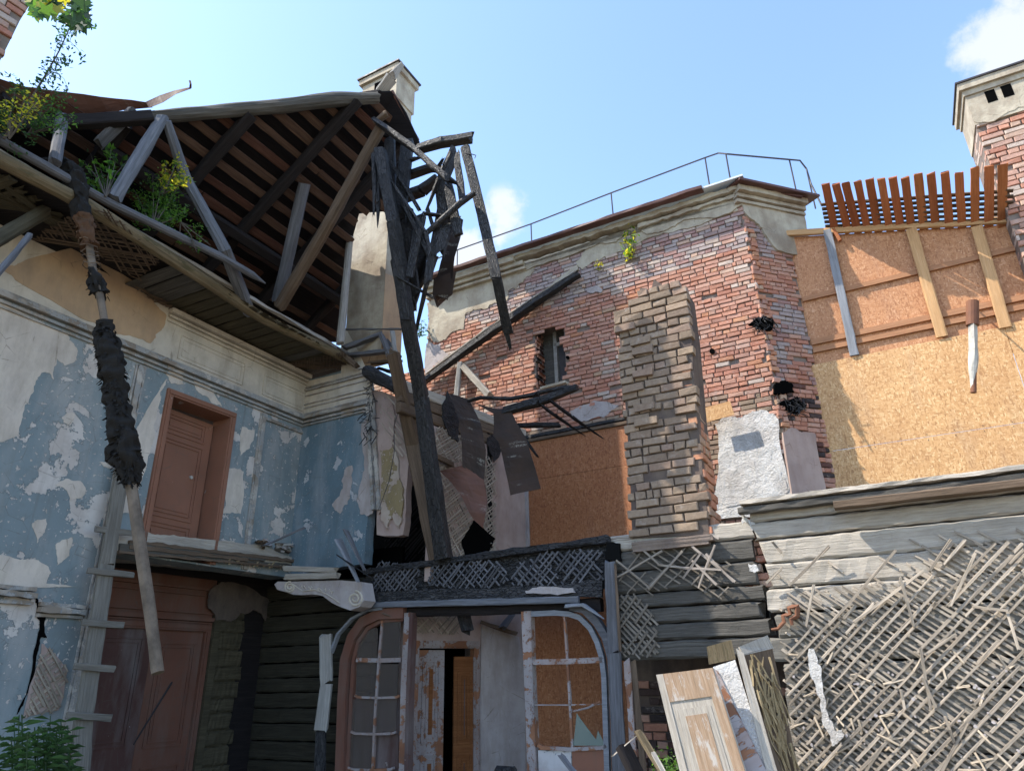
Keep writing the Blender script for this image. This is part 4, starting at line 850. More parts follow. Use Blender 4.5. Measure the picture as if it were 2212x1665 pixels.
def bk(s, z):
    n = NZ.noise(V((s*.8, z*.8, 0)))
    if z > bz-1.0+NZ.noise(V((s*.9, 4, 0)))*.5: return 'grey' if rnd() < .75 else 'pale'  # top courses: pale lime remains, plus eave shade put into the grey bricks
    if s < bs(1050, 700)[0] and rnd() < .3: return 'pale'
    if n > .22 and rnd() < .4: return 'pale'
    if z < bs(1300, 900)[1] and rnd() < .35: return 'tan'
    return 'red' if rnd() < .86 else ('orange' if rnd() < .6 else 'pale')
M = MB(); wh = [(wl, wz0), (ws1, wz0), (ws1, wz1-.12), ((wl+ws1)/2, wz1), (wl, wz1-.12)]
bricks(M, BW, [(bl_, 3.0), (br_, 3.0), (br_, bz-.05), (bl_, bz-.05)], .069, .21, 0, .028, .0095, bk, 0, .012, .004, True, holes=[wh])
# left reveal of the window
rp_ = Plane(BW.W(wl, 0), (-BW.n).xy); 
rv = Plane(BW.W(wl+.012, 0, -.42), BW.n.xy)
M.build('brickwork', MT['brick'], bw)
M = MB(); bricks(M, rv, [(0, wz0), (.42, wz0), (.42, wz1), (0, wz1)], .08, .26, 0, .03, .013, lambda s, z: 'red' if rnd() < .6 else 'char', 0, .03, .004, True); M.build('window_reveal', MT['brick'], bw)
wi = MB(); pbox(wi, BW, wl, ws1+.02, wz0, wz1, -.3, .03, 0); w_o = wi.build('window', MT['logd'], bw)
M = MB(); pbox(M, BW, ws0+.07, ws1-.03, wz0+.05, wz0+.78, -.29, .012, 0); pbox(M, BW, ws0+.07, ws1-.03, wz0+.84, wz1-.1, -.29, .012, 0); M.build('pane', MT['iron'], w_o)
M = MB(); 
for a, b in (((ws0+.02, wz0), (ws0+.02, wz1)), ((ws1-.0, wz0), (ws1-.0, wz1)), ((ws0, wz0+.81), (ws1, wz0+.81))): pstrip(M, BW, a, b, .06, -.25, .05, 0, False)
M.build('window_frame', MT['grey'], w_o)
M = MB(); beam(M, BW.P(*q('22', 1300, 855), .03), BW.P(*q('22', 1460, 812), .03), .1, .05, 0, rag=.02); M.build('window_sill', MT['extp'], bw)
# plaster that is left on it
M = MB()
def bp_(poly, mi, off, amp=5, lev=3, c='22'): prism(M, BW, jag(Q(c, *poly), amp, lev), off, off+.02, mi)
bp_([(552, 300), (1240, 30), (1225, 120), (1160, 170), (1080, 220), (1060, 290), (960, 310), (880, 340), (800, 370), (790, 470), (700, 500), (650, 545), (600, 555), (560, 480)], 0, .012)
bp_([(552, 560), (640, 560), (640, 600), (700, 640), (720, 700), (600, 740), (552, 790)], 1, .006)
bp_([(560, 745), (800, 570), (1100, 375), (1500, 70), (1530, 50), (1535, 85), (1110, 405), (800, 600), (570, 770)], 0, .03, 4)
bp_([(1640, -90), (1800, -150), (2090, -240), (2300, -300), (2560, -380), (2570, -300), (2400, -240), (2200, -180), (1960, -110), (1700, 0), (1560, 80), (1520, 30)], 0, .01)
bp_([(1480, 1000), (1640, 930), (1800, 960), (1700, 1040), (1600, 1060), (1500, 1060)], 1, .004, 8)
prism(M, BW, jag(Q('23', (210, 1080), (260, 1040), (420, 1020), (500, 990), (560, 1010), (600, 1030), (620, 1050), (700, 1520), (720, 1700), (200, 1700), (230, 1400)), 6, 3), .025, .04, 2)
prism(M, BW, jag(Q('23', (260, 1300), (400, 1260), (560, 1330), (640, 1420), (690, 1500), (700, 1600), (280, 1620), (250, 1500)), 6, 3), .032, .02, 2)
M.build('plaster_remains', [MT['extp'], MT['greyp'], MT['white']], bw)
# cornice, gutter, eaves
M = MB(); L0, L1 = bl_, bs(1600, 418)[0]; Lm = bs(1120, 560)[0]
for dz, w, dp in ((-.02, .10, .2), (-.11, .07, .13), (-.19, .05, .08)): pstrip(M, BW, (L0, bz+dz), (Lm+ju(.2), bz+dz), w, dp, dp+.02, 0, False, .12)
pstrip(M, BW, (Lm, bz+.01), (L1, bz+.01), .07, .14, .16, 0, False, .5); pstrip(M, BW, (Lm+2.2, bz-.08), (L1, bz-.08), .06, .08, .1, 0, False, .6)
prism(M, BW, jag([(Lm-.3, bz-.12), (L1, bz-.12), (L1, bz-.24), (L1-.5, bz-.3), (L1-.9, bz-.2), (L1-1.4, bz-.27), (L1-1.7, bz-.05), (L1-2.0, bz-.22), (L1-2.6, bz-.17), (Lm, bz-.24)], .06, 4), .03, .05, 0, True)
M.build('cornice', MT['extp'], bw)
M = MB(); beam(M, BW.W(L0, bz+.09, .25), BW.W(L1-.5, bz+.09, .25), .14, .06, 0, jit=.008); M.build('gutter', MT['gut'], bw)
M = MB(); a, b = BW.W(L0, bz+.1, .28), BW.W(L1+.1, bz+.1, .28); c, d = BW.W(L1+.1, bz+1.0, -3.), BW.W(L0, bz+1.0, -3.)
M.add([a, b, c, d]+[p-V((0, 0, .03)) for p in (a, b, c, d)], [(0, 1, 2, 3), (7, 6, 5, 4), (0, 4, 5, 1), (1, 5, 6, 2), (2, 6, 7, 3), (3, 7, 4, 0)]); M.build('roof', MT['tile'], bw)
# chamfer face
cs = lambda x, y: CH.S(x, y); c0 = cs(1655, 750)[0]; 
M = MB(); pbox(M, CH, c0, 0, 0, bz-.05, -.03, .3); M.build('corner_core', MT['mort'], bw)
hole1 = [cs(*q('23', *p)) for p in ((430, 470), (470, 390), (540, 370), (600, 400), (600, 460), (520, 480), (450, 490))]
M = MB(); bricks(M, CH, [(c0+.02, 3.0), (-.01, 3.0), (-.01, bz-.05), (c0+.02, bz-.05)], .069, .21, 0, .028, .0095, lambda s, z: ('grey' if NZ.noise(V((s*2, z*1.1, 7))) > -.05 else 'red') if z > 5.2 else ('red' if rnd() < .7 else 'char'), 0, .02, .004, True, holes=[])
bricks(M, Plane(CH.W(c0, 0, .0), CH.h.xy), [(-.0, 3.9), (.16, 3.9), (.16, bz-.6), (0, bz-.6)], .08, .16, .02, .05, .013, lambda s, z: 'orange' if rnd() < .6 else 'red', 0, .03, .008, True)
M.build('corner_brickwork', MT['brick'], bw)
M = MB(); prism(M, CH, jag([cs(*q('23', *p)) for p in ((640, 1140), (700, 1110), (760, 1140), (850, 1150), (860, 1230), (920, 1520), (930, 1620), (710, 1620))], .015, 3), .03, .04, 0, True); M.build('corner_plaster', MT['pinkp'], bw)
M = MB()
for c_, r_ in (((520, 430), 24), ((720, 960), 26), ((660, 850), 22)):
    x, y = q('23', *c_); pl_ = [(x+cos(t)*r_*(1+ju(.3)), y+sin(t)*r_*(.65+ju(.2))) for t in [i*.5 for i in range(12)]]; prism(M, CH, jag(pl_, 5, 2), .028, .03)
x, y = q('22', 1465, 650); prism(M, BW, [(x+cos(t)*4, y+sin(t)*4) for t in [i*.9 for i in range(7)]], .02, .02)
x, y = q('23', 190, 610); prism(M, BW, [(x+cos(t)*6, y+sin(t)*6) for t in [i*.9 for i in range(7)]], .02, .02)
x, y = q('22', 1640, 215); prism(M, BW, jag([(x+cos(t)*18, y+sin(t)*7) for t in [i*.9 for i in range(7)]], 3, 2), .0195, .02, 1)
M.build('sooty_hollow', [MT['void'], MT['greyp']], bw)
M = MB()
for c_ in ((520, 430), (720, 960)):
    for i in range(45):
        p = CH.P(*q('23', c_[0]+ju(75), c_[1]+ju(60)), .05); beam(M, p, p+V((ju(.12), ju(.06), -rnd()*.12)), .008, .006, 0, seg=2)
M.build('dangling_fibre', MT['charg'], bw)
M = MB(); t_ = bs(1590, 418)[1]
for dz, w, dp in ((-.02, .09, .16), (-.11, .06, .09), (-.19, .05, .06)): pstrip(M, CH, (c0-.1, bz+dz), (.35, bz+dz), w, dp, dp+.02, 0, False, .2)
prism(M, CH, jag([(c0, bz-.22), (c0+.1, bz-.45), (c0+.3, bz-.6), (c0+.5, bz-.95), (.35, bz-1.0), (.35, bz-.22)], .03, 3), .03, .05, 0, True)
M.build('corner_cornice', MT['extp'], bw)
M = MB(); a, b = CH.W(c0-.15, bz+.06, .26), CH.W(.5, bz+.06, .26); c, d = CH.W(.5, bz+.3, -1.4), CH.W(c0-.15, bz+.3, -1.4)
M.add([a, b, c, d]+[p-V((0, 0, .04)) for p in (a, b, c, d)], [(0, 1, 2, 3), (7, 6, 5, 4), (0, 4, 5, 1), (1, 5, 6, 2), (2, 6, 7, 3), (3, 7, 4, 0)]); M.build('corner_roof', MT['gut'], bw)
# small roof pieces seen on the eaves
stick('roof_plate', 'dark flashing plate lying on the eaves where the railing turns', 'flashing', [(1575, 408, CH.P(1650, 415).y-.2), (1728, 428, CH.P(1728, 425).y-.2)], [8, 14], 'gut', 'sq', hr=.3)
# roof railing
rl = thing('roof_railing', 'thin iron railing running along the eaves of the brick wall and round its corner', 'railing', BW.W(-1, bz))
RP_ = [(880, 587), (988, 540), (1147, 484), (1320, 417), (1523, 341), (1552, 331)]
def bwat(x, y, off=-.15): return BW.P(x, y, off)
M = MB(); pts = [bwat(*p) for p in RP_]; y0 = pts[-1]
pt2 = [CH.P(*p, -.1) for p in [(1570, 333), (1705, 345), (1728, 347), (1742, 365)]]; p9 = CH.P(1775, 444, .1)
log(M, pts+pt2+[CH.P(1752, 398, 0), p9], .014, 6, jit=.0, sub=.6); M.build('top_rail', MT['iron'], rl)
for x, yt, yb_ in ((988, 540, 605), (1147, 484, 556), (1320, 417, 492), (1523, 341, 412)):
    M = MB(); a = bwat(x, yt); xb = x+(yb_-yt)*(x-1025)/3200; b_2 = V((a.x, a.y, bz+.1)); log(M, [a, b_2], .012, 6, jit=0, sub=1); M.build('railing_post', MT['iron'], rl)
for x, yt in ((1568, 333), (1705, 345), (1742, 365)):
    M = MB(); a = CH.P(x, yt, -.1); log(M, [a, V((a.x, a.y, bz+.1))], .012, 6, jit=0, sub=1); M.build('railing_post', MT['iron'], rl)
# burnt beam still clinging to that wall, with posts
def bpt(c, x, y, o=.12): return BW.P(*q(c, x, y), o)
stick('gable_beam', 'long charred beam slanting up along the brick wall to the right', 'beam', [bpt('22', 545, 800), bpt('22', 900, 540), bpt('22', 1250, 300), bpt('22', 1535, 115)], [15, 19, 19, 15], 'char', 'sq', hr=.7, rag=.05)
stick('gable_beam_plank', 'lighter grey plank lying along the top edge of the slanting beam', 'plank', [bpt('22', 552, 755, .1), bpt('22', 900, 500, .1), bpt('22', 1250, 262, .1), bpt('22', 1530, 85, .1)], [5, 7, 6, 5], 'logw', 'sq', hr=.5)
stick('gable_post', 'short upright post under the lower part of the slanting beam', 'post', [bpt('22', 770, 690), bpt('22', 748, 900)], [9, 11], 'grey', 'sq')
stick('gable_strut', 'short brown strut leaning right below the slanting beam', 'strut', [bpt('22', 790, 710), bpt('22', 960, 900)], [12, 15], 'logw', 'sq')
# bit of red wall at far left behind, and green leaf clump
M = MB(); F0 = Plane(BW.W(bl_-.0, 0, -.9), BW.h.xy); bricks(M, F0, [(-2, 4.5), (.6, 4.5), (.6, 7.2), (-2, 7.2)], .08, .26, 0, .03, .013, lambda s, z: 'orange', 0, .02, .004, True); pbox(M, F0, -2, .6, 4.5, 7.2, -.02, .2, 1)
tag(M.build('rear_brick_wall', [MT['brick'], MT['mort']]), 'small strip of orange brick wall seen behind the leaning beam', 'wall')

# ================================================================= ORANGE BOARD on the brick wall (left one)
hb = thing('board_hoarding', 'reddish orange strand board nailed over the brick wall left of the free-standing stack', 'hoarding', BW.W(-2, 0))
s0 = bs(1142, 1050)[0]+.02; s1 = bs(1480, 1000)[0]; t1 = (bs(1165, 955)[1]+bs(1350, 920)[1])/2; sm_ = bs(*q('22', 1560, 1400))[1]
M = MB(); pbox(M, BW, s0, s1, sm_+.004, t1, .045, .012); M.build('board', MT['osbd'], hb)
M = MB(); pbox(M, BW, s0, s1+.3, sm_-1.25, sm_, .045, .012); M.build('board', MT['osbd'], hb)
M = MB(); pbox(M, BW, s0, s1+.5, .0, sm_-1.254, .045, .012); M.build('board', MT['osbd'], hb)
M = MB(); beam(M, BW.W(s0-.02, t1+.03, .05), BW.W(s1, t1+.03, .05), .05, .05, 0); M.build('top_rail', MT['brn'], hb)
# rough blackened ledge band above it
stick('ledge_band', 'blackened ledge line on the brickwork just above the reddish board', 'ledge', [bpt('22', 1200, 1130, .04), bpt('22', 1835, 1085, .04)] if False else [BW.W(s0-.05, t1+.1, .04), BW.W(s1-.05, t1+.1, .04)], [7, 7], 'char', 'sq')
M = MB(); prism(M, BW, [(1519, 881), (1577, 866), (1586, 895), (1527, 912)], .22, .012); tag(M.build('board_scrap', MT['osb']), 'small pale strand board scrap beside the top of the white plaster', 'board')
# ================================================================= STRAND BOARD HOARDING right
hr_ = thing('tall_board_hoarding', 'tall strand board hoarding with timber battens, sunlit, right of the brick corner', 'hoarding', OW.W(1, 0))
os_ = lambda x, y, o=0: OW.S(x, y, o)
oz1 = os_(1735, 795)[1]; ozt = os_(1735, 510)[1]-.02; oL = os_(1735, 795)[0]; oR = oL+5.6
tl0 = os_(1705, 511); tl1 = os_(2190, 483); tsl = (tl1[1]-tl0[1])/(tl1[0]-tl0[0])
def tz(s_): return tl0[1]+(s_-tl0[0])*tsl
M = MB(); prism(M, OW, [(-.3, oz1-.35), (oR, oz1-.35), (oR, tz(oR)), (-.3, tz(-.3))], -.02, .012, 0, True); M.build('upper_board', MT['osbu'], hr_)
x2 = os_(2168, 705)[0]
for a, b, c, d in ((oL, x2-.005, oz1-1.25, oz1), (x2, oR, oz1-1.25+.02, oz1+.03), (oL, x2-.005, oz1-2.505, oz1-1.255), (x2, oR, oz1-2.5, oz1-1.235)):
    M = MB(); pbox(M, OW, a, b, c, d, .045, .012); M.build('board', MT['osb'], hr_)
for (xa, ya), (xb, yb2), w in (((1730, 648), (2212, 535), .07), ((1757, 740), (2212, 640), .08), ((1760, 757), (2212, 664), .07)):
    za_ = (os_(xa, ya)[1]+os_(1900, ya+(yb2-ya)*(1900-xa)/(xb-xa))[1])/2; M = MB(); pbox(M, OW, 0, oR, za_-w/2, za_+w/2, .02, .039); M.build('batten', MT['bat2'], hr_)
for (xa, ya), (xb, yb2), w, mt in (((1787, 497), (1846, 768), .11, 'galv'), ((1968, 495), (2035, 728), .13, 'fresh'), ((2110, 490), (2172, 708), .13, 'fresh'), ((1800, 495), (1815, 520), .05, 'redt')):
    M = MB(); beam(M, OW.P(xa, ya, .05), OW.P(xb, yb2, .05), w, .05, 0, up=OW.n); M.build('upright', MT[mt], hr_)
M = MB(); beam(M, OW.W(-.3, tz(-.3)+.03, .04), OW.W(oR, tz(oR)+.03, .04), .06, .09, 0); M.build('head_rail', MT['fresh'], hr_)
M = MB()
for zz in (oz1-.03, oz1-1.22, oz1-1.29):
    for k in range(14): c = OW.W(oL+.06+k*.3, zz+ju(.008), .047); log(M, [c, c+OW.n*.003], .006, 6, jit=0)
M.build('screw_heads', MT['iron'], hr_)['kind'] = 'stuff'
# canopy of slats
cn_ = thing('slatted_canopy', 'orange stained slatted canopy sticking out above the strand boards', 'canopy', OW.W(1, ozt))
cz = ozt+.1
tips = [(1783, 397), (1805, 397), (1826, 395), (1852, 391), (1878, 387), (1903, 386), (1928, 383), (1955, 384), (1983, 376), (2011, 375), (2041, 373), (2071, 373), (2106, 362), (2136, 359), (2166, 355)]
bxs = [1803, 1831, 1851, 1873, 1896, 1921, 1945, 1968, 1995, 2021, 2050, 2078, 2106, 2136, 2165]
for i, (x, y) in enumerate(tips):
    a = OW.P(x, y, .75); M = MB(); b = OW.P(bxs[i], 494-13*i/14, .03)
    beam(M, b-(a-b).normalized()*.1, a, .1+ju(.006), .022, 0, seg=7, jit=.003, rag=.012, up=(0, 0, 1), bow=ju(.012), col=(lambda k: (k, k*(.93+.14*rnd()), k))(.75+.45*rnd())); M.build('slat', MT['redt'], cn_)
M = MB()
def cpt(u, v):                                       # u along the canopy, v outwards
    p = OW.P(bxs[0]-12, 494, .03).lerp(OW.P(2190, 480, .03), u); r = OW.P(tips[0][0]-10, 397, .75).lerp(OW.P(2190, 352, .75), u); return p.lerp(r, v)+V((0, 0, .022))
for k in range(6): beam(M, cpt(-.02, .03+k*.098), cpt(1., .03+k*.098), .066, .02, 0)
M.build('cross_boards', MT['brn'], cn_)
# ================================================================= right brick chimney
rc = thing('brick_chimney', 'brick chimney with plastered top and two flue holes at the right picture edge', 'chimney', OW.P(2160, 500, .1))
k0 = OW.P(2170, 480, .25); RC = Plane(k0, OW.h.xy); rs_ = lambda x, y: RC.S(x, y)
sL = RC.S(*q('23', 1960, 1000-554.8*3+554.8*3))[0] if False else RC.S(2120, 300)[0]
sl2 = (rs_(2117, 270)[0]+rs_(2160, 440)[0])/2; ztop = rs_(2112, 203)[1]; zcap = rs_(2150, 262)[1]-.0
fz = rs_(2140, 255)[1]
M = MB(); pbox(M, RC, sl2, sl2+1.6, 5.5, ztop-.3, -.03, .7); M.build('core', MT['mort'], rc)
M = MB(); bricks(M, RC, [(sl2, 5.5), (sl2+1.6, 5.5), (sl2+1.6, fz), (sl2, fz)], .08, .26, 0, .03, .013, lambda s, z: 'red' if rnd() < .6 else 'pale', 0, .02, .006, True)
LS = Plane(RC.W(sl2+.012, 0, -.7), RC.n.xy)
bricks(M, Plane(RC.W(sl2-.01, 0), (-RC.n).xy) if False else Plane(RC.W(sl2, 0, -.7), (RC.n).xy), [(0, 5.5), (.7, 5.5), (.7, fz), (0, fz)], .08, .26, 0, .03, .013, lambda s, z: 'pale', 0, .02, .005, True)
M.build('brickwork', MT['brick'], rc)
M = MB()
def cbox(a, b, z0, z1, o, t, mi=0): pbox(M, RC, a, b, z0, z1, o, t, mi)
cbox(sl2-.015, sl2+1.7, fz-.05, ztop+.1, .015, .74); cbox(sl2-.035, sl2+1.8, ztop, ztop+.09, .04, .8); cbox(sl2-.07, sl2+1.9, ztop+.09, ztop+.2, .08, .88)
prism(M, RC, jag([(sl2-.012, fz+.01), (sl2+.2, fz-.08), (sl2+.5, fz+.02), (sl2+.9, fz-.15), (sl2+1.6, fz-.1), (sl2+1.6, fz+.2), (sl2-.012, fz+.2)], .03, 2), .022, .02, 0, True)
M.build('plastered_top', MT['extp'], rc)
for x0, x1 in ((2127, 2151), (2166, 2191)):
    a = rs_(x0, 205)[0]; b = rs_(x1, 205)[0]; zz = rs_((x0+x1)/2, 197 if x0 > 2150 else 210)[1]
    M = MB(); pbox(M, RC, a, b, zz-.1, zz+.1, .019, .003); M.build('flue_opening', MT['void'], rc)
M = MB(); cbox(sl2-.09, sl2+1.9, ztop+.203, ztop+.23, .1, .92); M.build('cap_sheet', MT['iron'], rc)
# pipe in front of it
pp_ = thing('wrapped_pipe', 'short rusty pipe with flaking white wrap in front of the sunlit strand boards', 'pipe', OW.P(2104, 855, .6))
P_ = [OW.P(*q('23', x, y), .62) for x, y in ((1878, 290), (1878, 445), (1885, 600), (1880, 740), (1885, 880))]
tv = P_[0]
M = MB(); log(M, [P_[0], P_[1]], .068, 14, jit=.02); M.build('rusty_sleeve', MT['rust'], pp_)
M = MB(); log(M, [P_[1], P_[2], P_[3], P_[4]-V((0, 0, -.05))], [.05, .052, .045, .02], 14, jit=.25, sub=.03); M.build('white_wrap', MT['insw'], pp_)
M = MB(); log(M, [P_[2], P_[4]], .032, 12, jit=0); M.build('inner_pipe', MT['rust'], pp_)
M = MB(); log(M, [P_[0]-V((0, 0, .08)), OW.P(*q('23', 1878, 290), .0)-V((0, 0, .08))], .01, 6, jit=0); M.build('wall_hook', MT['iron'], pp_)

# ================================================================= FREE STANDING STACK
sk_ = thing('chimney_stack', 'free-standing tan brick chimney stack with ragged broken top', 'chimney', FW.P(1430, 1140, -.3))
SK = Plane(FW.W(0, 0, .03), FW.h.xy); ks = lambda x, y: SK.S(x, y)
kl = (ks(1325, 680)[0]+ks(1357, 1110)[0])/2; kr = (ks(1480, 640)[0]+ks(1520, 1090)[0])/2; kz0 = ks(1440, 1140)[1]-.1
fp = [ks(*p) for p in [(1357, 1150), (1352, 1000), (1342, 850), (1334, 760), (1325, 668), (1345, 655), (1376, 645), (1374, 612), (1388, 612), (1392, 640), (1415, 590), (1430, 600), (1445, 615), (1462, 605), (1482, 608), (1494, 700), (1506, 850), (1520, 1000), (1535, 1140)]]
M = MB(); inn = [(s+(.03 if s < (kl+kr)/2 else -.03), z-.06) for s, z in fp]; prism(M, SK, inn, -.03, .44, 0, True); M.build('core', MT['mortd'], sk_)
M = MB(); bricks(M, SK, fp, .098, .27, .0, .12, .016, lambda s, z: 'tan', 0, .012, .007, True, outj=.012)
# left-top stepped bricks standing out
for i in range(9):
    s = kl+.02+rnd()*.2; z = ks(1335, 700+rnd()*250)[1]; pbox(M, SK, s, s+.24, z, z+.08, .03+rnd()*.03, .1, 0, col=brickcol('tan'), jit=.008)
M.build('brickwork', MT['brick'], sk_)
SR = Plane(SK.W(kr, 0), (-SK.n).xy)
def sideplane(o, h):                                  # plane whose outward normal looks to the right of the stack
    p = Plane(o, h); 
    if p.n.dot(SK.h) < 0: p.n = -p.n
    return p
SR = sideplane(SK.W(kr, 0), (-SK.n).xy)
rt = [SR.S(*p) for p in [(1535, 1140), (1520, 1000), (1494, 700), (1484, 620), (1492, 640), (1497, 720), (1530, 900), (1562, 1110), (1565, 1135)]]
w_r = .52; zr_ = ks(1482, 612)[1]
M = MB(); bricks(M, SR, [(.03, kz0), (w_r, kz0), (w_r, zr_-.9), (w_r*.8, zr_-.5), (.25, zr_-.15), (.03, zr_)], .098, .27, .0, .1, .016, lambda s, z: 'orange', 0, .01, .008, True); M.build('side_brickwork', MT['brick'], sk_)
M = MB()
for z in range(9): pbox(M, SK, kl+.05+ju(.05), kr-.02+ju(.04), kz0-.12+z*.01, kz0-.02, .03+z*.002, .3, 0, jit=.01)
M.build('rubble_base', MT['mort'], sk_)

# ================================================================= LOG WALL right (lath)
lw = thing('log_wall', 'weathered grey log wall on the right covered with loose criss-cross laths', 'wall', FW.W(6, 0))
xr = 9.6; xl = (fs_(1640, 1160)[0]+fs_(1668, 1400)[0])/2
zs_ = [3.12, 2.965, 2.79, 2.555, 2.32, 2.1, 1.88, 1.66, 1.44, 1.2, .95, .7, .45, .2, -.02]
for i in range(len(zs_)-1):
    M = MB(); z1, z0 = zs_[i], zs_[i+1]; st_ = xl+ju(.05)+(-.02 if i < 3 else .0)
    beam(M, FW.W(st_, (z1+z0)/2+ju(.006), -.11), FW.W(xr, (z1+z0)/2+ju(.006), -.11), .2, (z1-z0)-.012, 0, seg=40, jit=.006, rag=.03, up=(0, 0, 1), cham=.1); M.build('log', MT['logw'] if i < 5 else MT['lad'], lw)  # lower logs darker, painting the shade in gaps between the laths
M = MB(); pbox(M, FW, xl+.1, xr, 0, 3.0, -.2, .03); M.build('backing', MT['rafd'], lw)
M = MB(); a = fs_(1620, 1093)[1]
beam(M, FW.W(xl-.1, 3.15, -.04), FW.W(xr, 3.15, -.04), .32, .05, 0, seg=30, jit=.008); beam(M, FW.W(xl-.13, 3.075, .05), FW.W(xr, 3.075, .05), .1, .06, 1, seg=30, jit=.006); M.build('top_ledge', [MT['logw'], MT['logd']], lw)
M = MB(); s3 = fs_(*q('23', 985, 1600))[0]; beam(M, FW.W(s3, 3.0, .16), FW.W(xr, 3.0, .16), .12, .075, 0, seg=20, jit=.003, up=(0, 0, 1)); M.build('ledge_batten', MT['brn'], lw)
M = MB()
big = [fs_(*q('33', *p)) for p in [(640, 860), (600, 420), (560, 330), (900, 300), (1350, 260), (1500, 130), (2300, 90)]]+[(xr-.3, 2.45), (xr-.3, .3), fs_(*q('33', 760, 1900)), fs_(*q('33', 700, 1400))]
low = [fs_(*q('33', *p)) for p in [(640, 900), (680, 500), (1000, 480), (1400, 430), (1700, 200), (2300, 150)]]+[(xr-.3, 2.3), (xr-.3, .3), fs_(*q('33', 780, 1900)), fs_(*q('33', 700, 1400))]
laths(M, FW, low, -40, .052, .02, .007, .014, 0, .05, .5, 1.8, 1.0, True, col=greyv)
laths(M, FW, big, -40, .09, .018, .006, .012, 0, .55, .15, .5, 5, True, col=greyv)
den = [fs_(*q('33', *p)) for p in [(640, 960), (800, 760), (1000, 620), (1500, 520), (1750, 180), (2300, 160)]]+[(xr-.3, 2.3), (xr-.3, .3), fs_(*q('33', 760, 1900)), fs_(*q('33', 700, 1400))]
laths(M, FW, den, 41, .07, .021, .008, .028, 0, .08, .7, 2.2, .8, True, col=greyv)
for a, b in [((690, 465), (950, 210)), ((545, 445), (650, 345)), ((800, 725), (850, 460)), ((1500, 730), (1410, 410)), ((1610, 1270), (1540, 870)), ((1440, 1270), (1415, 1140)), ((1760, 1480), (1700, 1310)), ((1590, 630), (1640, 570)), ((950, 720), (1380, 240)), ((1110, 700), (1560, 370)), ((1600, 370), (1740, 165)), ((1690, 330), (1830, 170)), ((1740, 590), (1900, 250)), ((870, 1664), (1030, 1490)), ((1190, 1664), (1290, 1510)), ((1680, 1664), (1850, 1350)), ((2120, 320), (2211, 230)), ((1880, 600), (2100, 625)), ((2100, 625), (2180, 880)), ((1640, 1250), (1555, 1060)), ((1910, 965), (2040, 830)), ((1575, 910), (1770, 780)), ((640, 250), (580, 180))]:
    beam(M, FW.P(*q('33', *a), .045+rnd()*.02), FW.P(*q('33', *b), .06+rnd()*.05), .022, .009, 0, up=FW.n, jit=.002, rag=.01, col=greyv(), bow=ju(.02))
for i in range(45):
    p = q('33', 700+rnd()*1500, 900+rnd()*760); a = R(random.choice([-42, 44, -70, 10])+ju(20)); L_ = .02+rnd()*.07; c = FW.P(*p, .04); d = FW.h*cos(a)+V((0, 0, sin(a)))
    beam(M, c-d*L_, c+d*L_+FW.n*ju(.03), .014, .006, 0, seg=2, up=FW.n, jit=.003, rag=.01, col=(1.35, 1.3, 1.2))
M.build('laths', MT['lath'], lw)
M = MB(); 
for i in range(60):
    p = q('33', 650+rnd()*1550, 980+rnd()*680) if i < 70 else q('33', 1400+rnd()*800, 1020+ju(30)); c = FW.P(*p, .03); r_ = .005+rnd()*.010
    pl_ = [(cos(t)*r_*(1+ju(.4)), sin(t)*r_*(1+ju(.4))) for t in [k*.9 for k in range(7)]]; o_ = (c-FW.o); s_, z_ = o_.dot(FW.h), c.z; prism(M, FW, [(s_+u, z_+v) for u, v in pl_], .03+rnd()*.015, .02, 0, True)
M.build('plaster_crumbs', MT['greyp'], lw)
o = MB(); prism(o, FW, jag(Q('33', (815, 880), (835, 870), (870, 930), (900, 1000), (925, 1200), (950, 1330), (985, 1400), (1030, 1400), (1045, 1440), (1000, 1490), (965, 1500), (945, 1420), (900, 1330), (895, 1200), (850, 1080), (820, 1000)), 4, 2), .075, .03)
tag(o.build('plaster_strip', MT['white']), 'long pale strip of plaster hanging loose on the lath wall', 'plaster')
ru_ = MB(); log(ru_, [FW.P(*q('33', *p), .06) for p in ((575, 750), (620, 745), (660, 700), (650, 660), (700, 650), (690, 610), (740, 600), (740, 660), (700, 680), (710, 720))], [.012, .016, .02, .018, .02, .02, .022, .02, .018, .014], 8, jit=.3, sub=.03)
tag(ru_.build('rusty_bracket', MT['rust']), 'twisted rusty iron bracket at the left edge of the lath wall', 'bracket')
# notched log ends + brick bits between the two log fields
M = MB(); z = 3.0; J0 = fs_(1605, 1160)[0]
bricks(M, Plane(FW.W(0, 0, -.12), FW.h.xy), [(J0-.12, 2.35), (xl+.1, 2.35), (xl+.1, 3.02), (J0-.12, 3.02)], .08, .26, 0, .1, .013, lambda s, z: 'red' if rnd() < .6 else 'pale', 0, .05, .006, True)
M.build('brick_infill', MT['brick'], lw)
M = MB()
for pl_ in ([(380, 0), (470, 60), (455, 110), (400, 80)], [(425, 320), (480, 330), (490, 370), (430, 370)], [(470, 500), (520, 500), (505, 525), (480, 520)]): prism(M, FW, jag(Q('33', *pl_), 4, 3), -.02, .06)
M.build('plaster_lumps', MT['white'], lw)
M = MB(); prism(M, FW, Q('33', (370, 290), (440, 270), (520, 470), (560, 640), (570, 760), (480, 700), (460, 500), (400, 440)), -.215, .1); M.build('dark_gap', MT['black'], lw)  # black sheet behind the notched log ends

